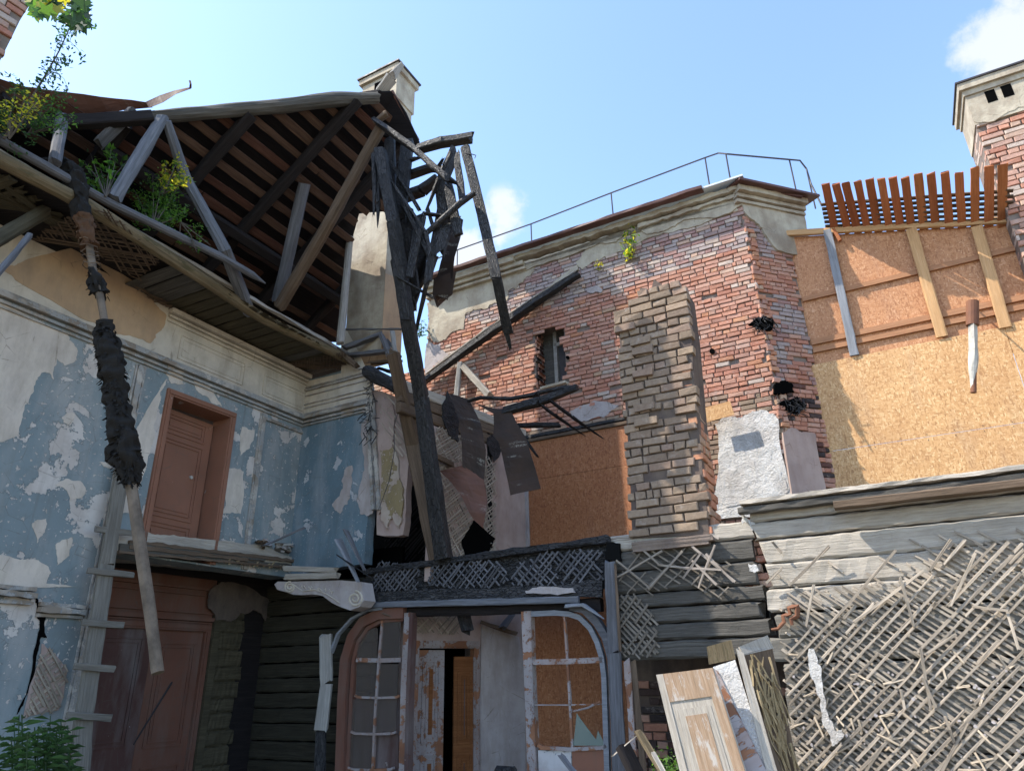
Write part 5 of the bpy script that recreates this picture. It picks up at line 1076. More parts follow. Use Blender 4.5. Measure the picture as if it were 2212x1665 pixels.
# ================================================================= CENTRE: charred header and log field darkened for shade
hd = thing('charred_header', 'charred timber header with sooty lath lattice above the arched openings', 'header', FW.W(3, 2.7))
hz0 = (fs_(800, 1300)[1]+fs_(1250, 1290)[1])/2; ht = (fs_(805, 1215)[1]+fs_(1300, 1185)[1])/2; hl = fs_(785, 1250)[0]; hrr = fs_(1318, 1200)[0]
HH = Plane(FW.W(0, 0, 0), FW.h.xy)
M = MB(); top_ = jag([(hl-.1, ht-.15), (hl+.1, ht-.03), (hl+1.2, ht-.02), (hl+2.0, ht+.02), (hrr, ht+.06)], .02, 4, False)
prism(M, FW, top_+[(hrr, hz0+.02), (hl-.1, hz0+.02)], -.06, .1, 0, True); M.build('backing_boards', MT['char'], hd)
M = MB(); beam(M, FW.W(hl, ht-.04, -.03), FW.W(hrr, ht+.03, -.03), .12, .08, 0, jit=.012, seg=26, rag=.04); M.build('top_beam', MT['char'], hd)
M = MB(); A = Q('32', (200, 500), (240, 310), (500, 320), (520, 420), (480, 510)); B = Q('32', (540, 480), (600, 300), (1040, 300), (1080, 400), (1060, 470), (900, 490)); B2 = Q('32', (1080, 470), (1150, 320), (1350, 240), (1690, 230), (1700, 430), (1500, 470))
for k_, pl_ in enumerate((A, B, B2)): laths(M, FW, pl_, 45, .052, .02, .007, .01, 0, .06 if k_ < 2 else .35, .2, .7, 3, col=greyv); laths(M, FW, pl_, -45, .058, .02, .007, .0, 0, .08, .2, .7, 3, col=greyv)
M.build('sooty_laths', MT['lathd'], hd)
M = MB(); beam(M, FW.P(*q('32', 200, 590), .05), FW.P(*q('32', 1540, 555), .05), .05, .07, 0, jit=.004, seg=20); prism(M, FW, jag(Q('32', (150, 560), (200, 510), (900, 480), (1200, 470), (1500, 450), (1690, 430), (1690, 540), (1200, 545), (200, 590)), 4, 2), .02, .04, 1); M.build('architrave', [MT['postg'], MT['charg']], hd)
M = MB(); prism(M, FW, jag(Q('32', (1190, 500), (1290, 470), (1500, 480), (1520, 510), (1400, 525), (1200, 515)), 3, 2), .05, .03); M.build('plaster_remnant', MT['greyp'], hd)
M = MB(); beam(M, FW.P(*q('32', 100, 640), -.1), FW.P(*q('32', 1690, 590), -.1), .1, .14, 0, jit=.006); M.build('lintel', MT['rafd'], hd)
mid = thing('shade_dark_log_wall', 'darker shaded log wall section below the free-standing stack, with loose laths', 'wall', FW.W(4.4, 2.4))
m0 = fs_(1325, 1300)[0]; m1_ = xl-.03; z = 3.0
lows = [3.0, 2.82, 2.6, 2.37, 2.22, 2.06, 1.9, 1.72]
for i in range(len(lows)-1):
    z1, z0 = lows[i], lows[i+1]; M = MB(); beam(M, FW.W(m0, (z1+z0)/2, -.12), FW.W(m1_+ju(.06)-.02, (z1+z0)/2, -.12), .2, z1-z0-.012, 0, seg=14, jit=.006, rag=.03); M.build('log', MT['logd'] if i else MT['logw'], mid)  # logs darkened in colour to carry the shade on this section
M = MB(); M2 = Q('32', (1800, 520), (1820, 300), (1900, 180), (2211, 200), (2560, 280), (2500, 560), (2211, 470), (2000, 520)); laths(M, FW, M2, -38, .062, .016, .006, .01, 0, .3, .3, .9, 3, col=shade_grey); laths(M, FW, M2, 42, .15, .016, .006, .02, 0, .45, .3, .8, 6, col=shade_grey)
M3 = Q('32', (1810, 920), (1800, 520), (1880, 510), (2050, 640), (2060, 900), (2000, 940)); laths(M, FW, M3, -48, .045, .02, .006, .0, 0, .05, .3, .9, 3, col=shade_grey); laths(M, FW, M3, 48, .075, .02, .006, .012, 0, .1, .3, .9, 3, col=shade_grey)
for a, b in [((1790, 410), (2080, 240)), ((1780, 300), (2000, 480)), ((1990, 490), (2211, 240)), ((2050, 330), (2211, 350)), ((1900, 180), (2060, 330))]: beam(M, FW.P(*q('32', *a), .05), FW.P(*q('32', *b), .06), .02, .008, 0, up=FW.n, col=(.8, .8, .8))
for a, b in [((0, 160), (340, 440)), ((100, 480), (210, 200)), ((0, 420), (120, 250)), ((0, 350), (250, 360)), ((150, 260), (330, 440)), ((180, 130), (235, 160)), ((60, 300), (220, 460))]: beam(M, FW.P(*q('33', *a), .05), FW.P(*q('33', *b), .07), .02, .008, 0, up=FW.n, col=(.9, .9, .95))
M.build('laths', MT['lath'], mid)
M = MB(); prism(M, FW, jag(Q('32', (1715, 180), (1800, 190), (1810, 300), (1710, 300)), 3, 2), .03, .12); M.build('burnt_joist_end', MT['black'], hd)
post = stick('timber_post', 'upright grey post between the arched openings and the dark logs', 'post', [FW.P(*q('32', 1740, 310), .05), FW.P(*q('32', 1770, 900), .05), FW.W(fs_(*q('32', 1800, 1660))[0], .0, .05)], [22, 24, 26], 'greyd', 'sq', hr=.7)
stick('thin_lath_post', 'thin pale batten nailed along the right side of the grey post', 'batten', [FW.P(*q('32', 1775, 330), .12), FW.P(*q('32', 1808, 880), .12)], [5, 5], 'brn', 'sq')
# cellar-dark opening below the darkened logs
op = thing('brick_back_wall', 'dim brick wall inside the dark opening behind the leaning panels', 'wall', FW.W(4.6, 0, -1.3))
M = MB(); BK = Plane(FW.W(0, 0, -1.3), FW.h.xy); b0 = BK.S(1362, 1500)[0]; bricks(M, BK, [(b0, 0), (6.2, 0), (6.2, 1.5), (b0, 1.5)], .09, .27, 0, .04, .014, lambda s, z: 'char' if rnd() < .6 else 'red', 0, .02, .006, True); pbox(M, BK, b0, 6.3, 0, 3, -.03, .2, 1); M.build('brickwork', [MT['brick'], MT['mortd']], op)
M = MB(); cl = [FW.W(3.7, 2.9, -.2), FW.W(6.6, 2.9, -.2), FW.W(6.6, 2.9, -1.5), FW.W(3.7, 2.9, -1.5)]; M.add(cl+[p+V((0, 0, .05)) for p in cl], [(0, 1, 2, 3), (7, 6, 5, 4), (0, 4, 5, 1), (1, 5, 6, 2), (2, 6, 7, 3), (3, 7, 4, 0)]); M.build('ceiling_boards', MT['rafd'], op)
stick('door_jamb', 'peeling white door jamb at the left of the dark opening', 'jamb', [FW.P(*q('32', 1850, 945), 0), FW.P(*q('32', 1885, 1430), 0), FW.P(*q('32', 1905, 1700), 0)], [12, 12, 12], 'doorw', 'sq')
stick('door_jamb', 'brown inner jamb post at the left of the dark opening', 'jamb', [FW.P(*q('32', 1890, 945), -.05), FW.P(*q('32', 1935, 1430), -.05), FW.P(*q('32', 1960, 1700), -.05)], [11, 12, 12], 'brn', 'sq')
# broken dark rails and boards at the wall end
stick('leaning_board', 'grey broken board leaning at the right end of the white bracket', 'board', [(*q('32', 30, 110), 8.7), (*q('32', 150, 360), 8.6)], [16, 10], 'greyd', 'sq', hr=.3)
stick('leaning_board', 'broad grey board leaning just left of the sooty lattice', 'board', [(*q('32', -20, 170), 8.75), (*q('32', 110, 440), 8.6)], [24, 10], 'galv', 'sq', hr=.2)
stick('leaning_board', 'thin charred lath crossing the leaning grey boards', 'lath', [(*q('32', -20, 270), 8.65), (*q('32', 200, 420), 8.55)], [5, 5], 'char', 'sq', hr=.4)
stick('white_plank', 'pale peeling plank standing in the dark recess left of the arched window', 'plank', [FW.P(*q('31', 2110, 790), .05), FW.P(*q('31', 2115, 1100), .05), FW.P(*q('31', 2080, 1400), .05)], [26, 25, 26], 'grey', 'sq', hr=.3, rag=.05)
stick('white_plank', 'splintered lower end of the plank in the dark recess', 'plank', [FW.P(*q('31', 2080, 1400), .03), FW.P(*q('31', 2070, 1700), .03)], [20, 22], 'charg', 'sq', hr=.3, rag=.05)

# ================================================================= ARCHED WINDOWS
def arch_window(label, frame_pts, width, mat, off):
    t = thing('arched_window', label, 'window', FW.P(*frame_pts[0], off), 'arched glazed frames'); return t
def pl_tube(M, pts, w, off, th=.06, mi=0, jit=.0):
    """flat band following a curve on the wall"""
    P = [FW.S(*p, off) for p in pts]; n = len(P); L_, R_ = [], []
    for i in range(n):
        a = P[max(0, i-1)]; b = P[min(n-1, i+1)]; dx, dy = b[0]-a[0], b[1]-a[1]; l_ = math.hypot(dx, dy); nx, ny = -dy/l_*w/2, dx/l_*w/2
        L_.append((P[i][0]+nx*(1+ju(jit)), P[i][1]+ny*(1+ju(jit)))); R_.append((P[i][0]-nx*(1+ju(jit)), P[i][1]-ny*(1+ju(jit))))
    for i in range(n-1): prism(M, FW, [L_[i], L_[i+1], R_[i+1], R_[i]], off, th, mi, True)
A1 = arch_window('left arched window with small dirty panes and brown frame', Q('32', (0, 1660)), 0, 0, 0)
M = MB(); pl_tube(M, Q('32', (-25, 2000), (-15, 1660), (0, 1200), (15, 950), (60, 800), (130, 700), (240, 648), (400, 640)), .13, .02, .12, 0); pl_tube(M, Q('32', (25, 2000), (38, 1660), (60, 1200), (75, 950), (105, 830), (170, 740), (260, 690), (400, 680)), .05, -.02, .06, 0); M.build('arched_frame', MT['doord'], A1)
M = MB(); pl_tube(M, Q('32', (-75, 900), (-30, 780), (60, 680), (160, 625), (260, 612)), .03, .05, .06, 0); M.build('arched_trim', MT['galv'], A1)
M = MB(); pl_tube(M, Q('32', (425, 640), (405, 1160), (385, 2000)), .09, .0, .1, 0, .2); M.build('stile', MT['doorw'], A1)
M = MB(); pl_tube(M, Q('32', (452, 640), (430, 1160), (410, 2000)), .05, .02, .1, 0); M.build('outer_stile', MT['door2'], A1)
M = MB(); pl_tube(M, Q('32', (262, 690), (240, 950), (215, 1300), (185, 2000)), .028, -.01, .035, 0)
for y, x0, x1, w in ((945, 95, 385, .05), (1187, 85, 375, .026), (1422, 60, 350, .026), (1655, 40, 335, .026)): pl_tube(M, Q('32', (x0, y-12 if w < .03 else y), (x0+25, y), ((x0+x1)/2, y+4), (x1-20, y), (x1, y-10 if w < .03 else y)), w, -.01, .035, 0)
M.build('glazing_bars', MT['doorw'], A1)
for (x0, y0, x1, y1, mt) in ((110, 740, 238, 930, 'glass'), (262, 700, 385, 930, 'glass'), (100, 965, 228, 1180, 'glass'), (75, 1200, 215, 1415, 'glass'), (225, 1200, 360, 1415, 'glass'), (50, 1430, 200, 1650, 'glass'), (230, 970, 370, 1180, 'glass')):
    M = MB(); prism(M, FW, Q('32', (x0, y0), (x1, y0), (x1-8, y1), (x0-8, y1)), -.03, .004); M.build('pane', MT[mt], A1)
M = MB(); prism(M, FW, Q('32', (20, 1190), (375, 1190), (360, 2100), (0, 2100)), -.09, .03); M.build('leaf_behind', MT['door2'], A1)
A2 = arch_window('right arched window showing the reddish board through empty and broken panes', Q('32', (1700, 1660)), 0, 0, 0)
M = MB(); pl_tube(M, Q('32', (1195, 630), (1215, 1160), (1245, 2000)), .11, .0, .1, 0, .12); M.build('stile', MT['doorw'], A2)
M = MB(); pl_tube(M, Q('32', (1225, 648), (1380, 640), (1470, 648), (1540, 670), (1610, 740), (1655, 830), (1685, 930), (1700, 1050), (1715, 1500), (1730, 2000)), .055, -.01, .06, 0); M.build('arched_frame', MT['galv'], A2)
M = MB(); pl_tube(M, Q('32', (1480, 600), (1570, 620), (1650, 700), (1710, 800), (1745, 930), (1755, 1060), (1775, 1500), (1790, 2000)), .08, .03, .1, 0); M.build('outer_frame', MT['greyd'], A2)
M = MB(); pl_tube(M, Q('32', (1442, 655), (1462, 940), (1480, 1240), (1495, 1515)), .024, -.02, .035, 0); pl_tube(M, Q('32', (1238, 960), (1460, 955), (1690, 945)), .055, -.01, .045, 0); pl_tube(M, Q('32', (1252, 1237), (1480, 1237), (1690, 1232)), .012, -.02, .03, 0); pl_tube(M, Q('32', (1270, 1495), (1300, 1515), (1480, 1525), (1690, 1515), (1715, 1500)), .035, -.01, .045, 0); M.build('glazing_bars', MT['doorw'], A2)
M = MB(); prism(M, FW, Q('32', (1275, 1530), (1490, 1535), (1500, 2100), (1290, 2100)), -.03, .03); M.build('lower_panel', MT['bluew'], A2)
M = MB(); prism(M, FW, Q('32', (1495, 1535), (1715, 1525), (1725, 2100), (1505, 2100)), -.03, .03); M.build('lower_panel', MT['door'], A2)
M = MB(); prism(M, FW, Q('32', (1500, 1500), (1510, 1440), (1525, 1290), (1560, 1340), (1620, 1420), (1650, 1460), (1662, 1400), (1705, 1485), (1700, 1500)), -.03, .004); M.build('broken_pane', MT['glassg'], A2)
M = MB(); log(M, [FW.P(*q('32', 1505, 1278), .02), FW.P(*q('32', 1600, 1255), .03), FW.P(*q('32', 1680, 1215), .02)], .01, 6); M.build('loose_bar', MT['doorw'], A2)
stick('corner_brace_board', 'pale grey triangular board nailed at the top of the right arch', 'board', [FW.P(*q('32', 1455, 600), .08), FW.P(*q('32', 1570, 590), .08), FW.P(*q('32', 1700, 675), .08)], [20, 22, 5], 'galv', 'sq', hr=.3, rag=.02)
# ================================================================= INNER WALL with door, seen between the arches
iw = thing('inner_wall', 'pinkish inner wall with a half-open peeling double door between the arched windows', 'wall', PL.W(.6, 0))
def ps(x, y, o=0): return PL.S(*q('32', x, y), o)
d0 = (ps(500, 1200)[0]+ps(470, 1500)[0])/2; d1 = ps(870, 1200)[0]; dz1 = (ps(600, 850)[1]+ps(860, 890)[1])/2
M = MB(); wallgrid(M, PL, -.02, PLL, 0, 2.55, [(d0, d1, 0, dz1)], 0, .12); M.build('wall_face', MT['pinkp'], iw)
M = MB(); lp = [ps(*p) for p in ((470, 660), (770, 660), (760, 770), (700, 785), (480, 770))]; laths(M, PL, lp, 45, .04, .016, .006, .012, 0, .1, .2, .7, 4, True, col=greyv); laths(M, PL, lp, -45, .04, .016, .006, .006, 0, .1, .2, .7, 4, True, col=greyv); M.build('exposed_lath', MT['lath'], iw)
M = MB(); prism(M, PL, jag([ps(*p) for p in ((905, 720), (1060, 740), (1150, 800), (1190, 1000), (1190, 1664), (870, 1664), (895, 1200))], .01, 2), .012, .011, 0, True); M.build('bare_plaster', MT['greyp'], iw)
casing(PL, d0-.09, d1+.05, 0, dz1+.09, .09, .03, .1, MT['doorw'], iw)
wd = d1-d0
doorleaf(PL, d0+.01, d0+wd*.46, 0, dz1-.02, -.02, [(.2, .8, .45, .93), (.2, .8, .08, .38)], MT['doorw'], iw, mat2=MT['dooro'])
doorleaf(PL, d0+wd*.66, d1-.01, 0, dz1-.1, -.06, [(.2, .8, .45, .9), (.2, .8, .08, .38)], MT['dooro'], iw, ang=-14, mat2=MT['door2'])
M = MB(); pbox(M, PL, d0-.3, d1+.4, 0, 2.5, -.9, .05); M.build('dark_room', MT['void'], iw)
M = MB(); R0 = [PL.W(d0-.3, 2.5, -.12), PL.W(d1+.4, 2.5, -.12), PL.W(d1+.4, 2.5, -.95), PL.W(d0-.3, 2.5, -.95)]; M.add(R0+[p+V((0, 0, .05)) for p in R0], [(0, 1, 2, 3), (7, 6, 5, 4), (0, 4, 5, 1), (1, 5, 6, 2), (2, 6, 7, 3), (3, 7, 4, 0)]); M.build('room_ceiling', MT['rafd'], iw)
stick('hanging_stub', 'burnt joist stub hanging down between the two arched windows', 'joist', [FW.P(*q('32', 790, 640), -.3), FW.P(*q('32', 820, 762), -.25)], [24, 22], 'char', 'sq', hr=.8)
stick('fallen_piece', 'small broken grey board caught above the pinkish inner wall', 'board', [PL.P(*q('32', 1040, 740), .15), PL.P(*q('32', 1110, 650), .15)], [24, 18], 'greyd', 'sq', hr=.3)
stick('fallen_piece', 'dark sloping lath bundle above the pinkish inner wall', 'lath', [PL.P(*q('32', 905, 700), .08), PL.P(*q('32', 1130, 775), .08)], [7, 7], 'brn', 'sq')
stick('crooked_wire', 'thin rod slanting from the left arch towards the inner wall', 'rod', [FW.P(*q('32', 270, 645), .05), FW.P(*q('32', 500, 725), -.1)], [3, 2], 'brn', 'log', n=6)

# ================================================================= LEANING PANELS and boards at the bottom right
lpn = thing('leaning_door_panel', 'weathered panelled door leaf leaning in the sun before the dark opening', 'door', at(1530, 1800, 5.9))
def quad3(M, P, th, mi=0, mi2=None, rot=False):
    P = [V(p) for p in P]; n = (P[1]-P[0]).cross(P[3]-P[0]).normalized()
    if n.dot(EYE-P[0]) < 0: n = -n
    L = (P[1]-P[0]).length; H = (P[3]-P[0]).length
    wc = [(0, 0, 0), (0, L, 0), (H, L, 0), (H, 0, 0)]; wc = [(a+3.1, b, c) for a, b, c in wc]
    M.add(P+[p-n*th for p in P], [(0, 1, 2, 3), (7, 6, 5, 4), (0, 4, 5, 1), (1, 5, 6, 2), (2, 6, 7, 3), (3, 7, 4, 0)], mi, wc+wc); return n
def D4(c, pts, Ys): return [at(*q(c, *p), Y) for p, Y in zip(pts, Ys)]
TL, TR, BR_, BL = at(1418, 1457, 6.0), at(1540, 1442, 5.8), at(1640, 1760, 5.6), at(1500, 1790, 5.8)
def bil(u, v, o=0):
    p = TL.lerp(TR, u).lerp(BL.lerp(BR_, u), v); return p+dn*o
dn = (TR-TL).cross(BL-TL).normalized(); dn = dn if dn.dot(EYE-TL) > 0 else -dn
M = MB(); quad3(M, [TL, TR, BR_, BL], .045); M.build('leaf_body', MT['logw'], lpn)
def dq(u0, u1, v0, v1, o, mat, name): M = MB(); quad3(M, [bil(u0, v0, o), bil(u1, v0, o), bil(u1, v1, o), bil(u0, v1, o)], o-.001 if o < .02 else .02); return M.build(name, mat, lpn)
dq(.0, .12, .0, 1, .012, MT['logw'], 'stile'); dq(.84, 1., 0, 1, .012, MT['tanw'], 'stile'); dq(.12, .84, .0, .2, .010, MT['tanw'], 'top_rail')
dq(.2, .78, .26, .97, .006, MT['logw'], 'inner_panel'); dq(.32, .68, .31, .93, .011, MT['tanw'], 'raised_field')
lb = thing('fallen_lath_panel', 'piece of wall with white boards and reed lath leaning against the log wall', 'wall fragment', at(1650, 1800, 5.9))
def bx4(name, pts, Ys, th, mt): M = MB(); quad3(M, D4('33', pts, Ys), th); return M.build(name, MT[mt], lb)
bx4('end_block', [(155, 860), (315, 815), (345, 940), (170, 975)], [6.0, 5.95, 5.95, 6.0], .12, 'eave')
bx4('white_board', [(195, 990), (340, 945), (640, 1900), (520, 1900)], [6.0, 5.95, 5.7, 5.7], .06, 'white')
bx4('peeling_board', [(200, 1000), (230, 1020), (560, 1700), (430, 1800)], [5.99, 5.97, 5.72, 5.7], .06, 'doorw')
bx4('edge_board', [(345, 870), (395, 900), (680, 1900), (600, 1900)], [5.95, 5.93, 5.7, 5.7], .05, 'logw')
bx4('side_face', [(395, 910), (580, 860), (760, 1700), (660, 1900)], [5.93, 6.15, 6.1, 5.72], .03, 'brn')
bx4('top_face', [(365, 860), (550, 785), (590, 870), (398, 915)], [5.95, 6.15, 6.15, 5.93], .03, 'logw')
M = MB()
for i in range(90):
    t0_ = rnd(); u = rnd(); a = V(at(*q('33', 400+u*170, 900+u*-40+t0_*700), 5.88+u*.2)); 
    x0, y0 = 410+u*150+t0_*90, 900+t0_*650; x1, y1 = x0+40+ju(60), y0+120+rnd()*120
    beam(M, at(*q('33', x0+t0_*80, y0), 5.86+u*.18), at(*q('33', x1+t0_*80, y1), 5.86+u*.18), .012, .006, 0, seg=3, jit=.004, bow=ju(.02), col=greyv())
M.build('reed_lath', MT['straw'], lb)
for lab, a, b, w, mt in (('short dark board standing at the bottom left of the fallen planks', (1420, 1560, 5.9), (1530, 1700, 5.8), 14, 'greyd'), ('brown plank leaning before the dark opening, upper end sunlit', (1930, 1420, 6.0), (2110, 1720, 5.8), 17, 'eave'), ('dark panel behind the sunlit leaning plank', (1830, 1510, 6.1), (1950, 1760, 6.0), 40, 'rafd'), ('narrow pale plank right of the brown leaning plank', (2020, 1550, 5.9), (2110, 1720, 5.8), 12, 'logw'), ('thin edge strip on top of the dark leaning panel', (1765, 1560, 6.1), (1900, 1450, 6.05), 4, 'logw')):
    stick('leaning_plank', lab, 'plank', [(*q('32', a[0], a[1]), a[2]), (*q('32', b[0], b[1]), b[2])], [w, w], mt, 'sq', 'planks leaning at the bottom', hr=.3)
stick('charred_stump', 'small charred stump at the bottom edge below the inner wall', 'stump', [(*q('32', 1065, 1640), 7.6), (*q('32', 1065, 1900), 7.6)], [40, 40], 'char', 'sq', hr=.6)

# ================================================================= LADDER
ld = thing('pole_ladder', 'grey one-pole ladder with short nailed rungs leaning on the blue wall', 'ladder', LW.P(170, 1660, .25))
pts = [(*q('21', 800, 1340), .12), (*q('31', 765, 0), .14), (*q('31', 690, 330), .2), (*q('31', 620, 800), .3), (*q('31', 540, 1330), .4), (*q('31', 515, 1664), .46), (*q('31', 485, 2150), .55)]
PP = [LW.P(x, y, o) for x, y, o in pts]; M = MB()
beam(M, PP[0], PP[2], .155, .05, 0, up=LW.n, jit=.004, rag=.03); beam(M, PP[2]+LW.n*.0, PP[4], .165, .05, 0, up=LW.n, jit=.004, rag=0); beam(M, PP[4], PP[6], .17, .05, 0, up=LW.n, jit=.004, rag=0); M.build('pole', MT['lad'], ld)
for a, b, o in (((618, 97), (860, 125), .18), ((568, 365), (862, 397), .26), ((530, 700), (800, 722), .34), ((483, 985), (742, 1005), .4), ((433, 1305), (718, 1322), .46)):
    M = MB(); beam(M, LW.P(*q('31', *a), o), LW.P(*q('31', *b), o), .03, .062, 0, jit=.003, rag=.008, up=(0, 0, 1)); M.build('rung', MT['lad'], ld)

# ================================================================= HANGING PIPE with insulation
hp = thing('hanging_pipe', 'long bent pipe with ragged black insulation hanging from the eave', 'pipe', at(343, 1452, 5.4))
def hpY(y): return 5.6-(y-355)/1100*.35
ln = [q('11', 280, 1055), q('11', 400, 1065), q('11', 470, 1110), q('11', 500, 1250), q('11', 540, 1420), q('11', 580, 1600), q('21', 600, 80), q('21', 645, 240), q('21', 680, 430), q('21', 705, 600), q('21', 730, 760), q('21', 760, 930), q('21', 785, 1120), q('21', 815, 1300), q('21', 850, 1480), q('31', 878, 0), q('31', 925, 320), q('31', 975, 650), q('31', 1022, 1030)]
LP = [at(x, y, hpY(y)) for x, y in ln]
M = MB(); log(M, LP[4:], [.034]*3+[.033]*5+[.043]*7, 12, jit=.05, sub=.06, rag=.0); M.build('pipe', MT['pipe'], hp)
def shag(M, pts, rad, n, ln_=.05, mi=0):
    for _ in range(n):
        k = random.randrange(len(pts)-1); t = rnd(); p = pts[k].lerp(pts[k+1], t); r = rad[k]*(1-t)+rad[k+1]*t
        a = V((ju(1), ju(1), ju(.3))).normalized(); d = (a+V((ju(.8), ju(.8), -.9-rnd()))).normalized(); b = p+a*r*.9; w = .006+rnd()*.012; s_ = a.cross(d).normalized()*w; e = ln_*(.4+rnd())
        M.add([b-s_, b+s_, b+d*e+s_*.3, b+d*e*.8-s_*.6], [(0, 1, 2, 3)], mi)
def insul(idx, rad, mat, name, lump=.28, n=300):
    P = [LP[i] for i in idx]; M = MB(); log(M, P, rad, 20, jit=lump, sub=.015, fr=11); shag(M, P, rad, n); M.build(name, MT[mat], hp)
insul([0, 1, 2, 3, 4], [.06, .08, .095, .09, .08], 'insul', 'top_insulation', .25, 260)
insul([4, 5], [.078, .07], 'insb', 'brown_insulation', .35, 120)
insul([6, 7], [.036, .075], 'insul', 'insulation_scrap', .45, 60)
insul([8, 9, 10, 11, 12, 13], [.065, .095, .105, .082, .09, .108], 'insul', 'middle_insulation', .3, 900)
insul([13, 14], [.12, .05], 'insul', 'lower_insulation', .3, 200)
M = MB()
for k in range(9):
    t = (k+ju(.35))/9; p = LP[4].lerp(LP[6], t); log(M, [p+V((cos(a)*.075, sin(a)*.075, ju(.022))) for a in [i*.7 for i in range(10)]], .005, 5, jit=.2, sub=.1)
M.build('wire_binding', MT['brn'], hp)

# ================================================================= PLANTS
def twig(M, a, b, r): log(M, [a, a.lerp(b, .5)+V((ju(.03), ju(.03), ju(.03))), b], [r, r*.7, r*.3], 5, jit=0, sub=.3)
def plant(name, label, cat, root, tips, nleaf, spread, size, mats, seedc=None, trunk_r=.008, per=1.):
    t = thing(name, label, cat, root); M = MB()
    for tp in tips: twig(M, root, tp, trunk_r)
    M.build('stem', MT['bark'], t)
    M = MB()
    for i in range(nleaf):
        tp = random.choice(tips); f_ = .25+.75*rnd()**.6; p = root.lerp(tp, f_)+V((ju(spread), ju(spread), ju(spread)))
        k = .7+.6*rnd(); leaf(M, p, size*(.6+.7*rnd()), random.randrange(len(mats)), (k, k, k))
    M.build('foliage', [MT[m] for m in mats], t); return t
# birch sapling growing from the eave
bR = at(8, 300, 4.9); t = thing('birch_sapling', 'slender birch sapling growing from the eave at the top left', 'tree', bR)
bp2 = [bR, at(55, 235, 4.9), at(100, 160, 4.9), at(128, 110, 4.9), at(160, 40, 4.9)]
M = MB(); log(M, bp2, [.014, .011, .008, .006, .003], 6, jit=.03); br_s = []
for i in range(34):
    k = rnd()*3.9; a = bp2[int(k)].lerp(bp2[int(k)+1], k-int(k)); b = a+V((ju(.28), ju(.3), .02+ju(.16))); br_s.append((a, b)); twig(M, a, b, .003)
M.build('trunk', MT['bark'], t)
M = MB()
for i in range(620):
    a, b = random.choice(br_s); p = a.lerp(b, .3+rnd()*.75)+V((ju(.05), ju(.05), ju(.05))); k = .7+.6*rnd(); leaf(M, p, .017+rnd()*.012, 0, (k, k, k))
M.build('crown', MT['leafd'], t)
plant('small_shrub', 'yellow-lit shrub at the left picture edge below the birch', 'shrub', at(20, 300, 4.8), [at(x, y, 4.8+ju(.15)) for x, y in ((10, 210), (35, 190), (60, 200), (90, 205), (45, 235), (8, 250), (85, 225))], 260, .045, .022, ['leafy', 'leafy', 'leafd'])  # sunlight on the leaves is put into their yellow colour
plant('small_shrub', 'dark green shrub hanging over the sheet metal edge beside the birch', 'shrub', at(60, 290, 5.2), [at(x, y, 5.1+ju(.2)) for x, y in ((100, 215), (130, 230), (160, 250), (140, 205), (110, 250), (150, 265), (90, 270))], 420, .07, .02, ['leafd', 'leafd', 'leaf'])
plant('small_shrub', 'bright green shrub with broad leaves on the eave log', 'shrub', onz(228, 425, 6.2), [at(x, y, 6.2+ju(.15)) for x, y in ((195, 330), (178, 345), (215, 355), (250, 345), (280, 342), (200, 385), (225, 390), (262, 375), (240, 320))], 150, .05, .045, ['leaf', 'leaf', 'leafd'])
plant('small_shrub', 'dense green bush with yellow-green top growing on the eave', 'shrub', onz(330, 490, 6.2), [at(x, y, 6.5+ju(.2)) for x, y in ((290, 410), (310, 440), (350, 450), (330, 380), (370, 430), (300, 470), (350, 400), (385, 400), (400, 455), (370, 470))], 1100, .09, .024, ['leaf', 'leaf', 'leafd'])
plant('small_shrub', 'yellow-green leafy tuft crowning the dense bush', 'shrub', at(350, 420, 6.4), [at(x, y, 6.3+ju(.15)) for x, y in ((360, 350), (385, 340), (400, 365), (375, 380), (412, 380), (355, 375), (395, 390))], 300, .045, .026, ['leafy', 'leafy', 'leaf'])
plant('small_shrub', 'sparse trailing plant hanging below the dense bush', 'shrub', at(390, 480, 6.5), [at(x, y, 6.6) for x, y in ((430, 510), (455, 530), (400, 525), (440, 490), (425, 545))], 90, .04, .022, ['leaf', 'leafd'])
plant('moss_tuft', 'small moss tuft on the upper eave pole', 'plant', onz(410, 525, 6.25), [onz(x, y, 6.3) for x, y in ((385, 520), (430, 535), (410, 515))], 160, .03, .014, ['leaf'])
plant('wall_plant', 'yellow-green plant growing from the top of the brick wall', 'plant', BW.P(1362, 560, .02), [BW.P(x, y, .15) for x, y in ((1350, 500), (1362, 490), (1372, 510), (1345, 520), (1368, 535), (1355, 545))], 150, .06, .035, ['leafy', 'leaf'])
plant('wall_plant', 'tiny plant on the brick wall left of the larger yellow-green one', 'plant', BW.P(1292, 585, .02), [BW.P(x, y, .1) for x, y in ((1288, 565), (1298, 570))], 30, .04, .03, ['leafy'])
plant('small_shrub', 'green leaves peeking out behind the longest charred beam', 'shrub', at(905, 730, 11.2), [at(x, y, 11.2) for x, y in ((910, 695), (918, 705), (905, 712))], 60, .08, .04, ['leafd'])
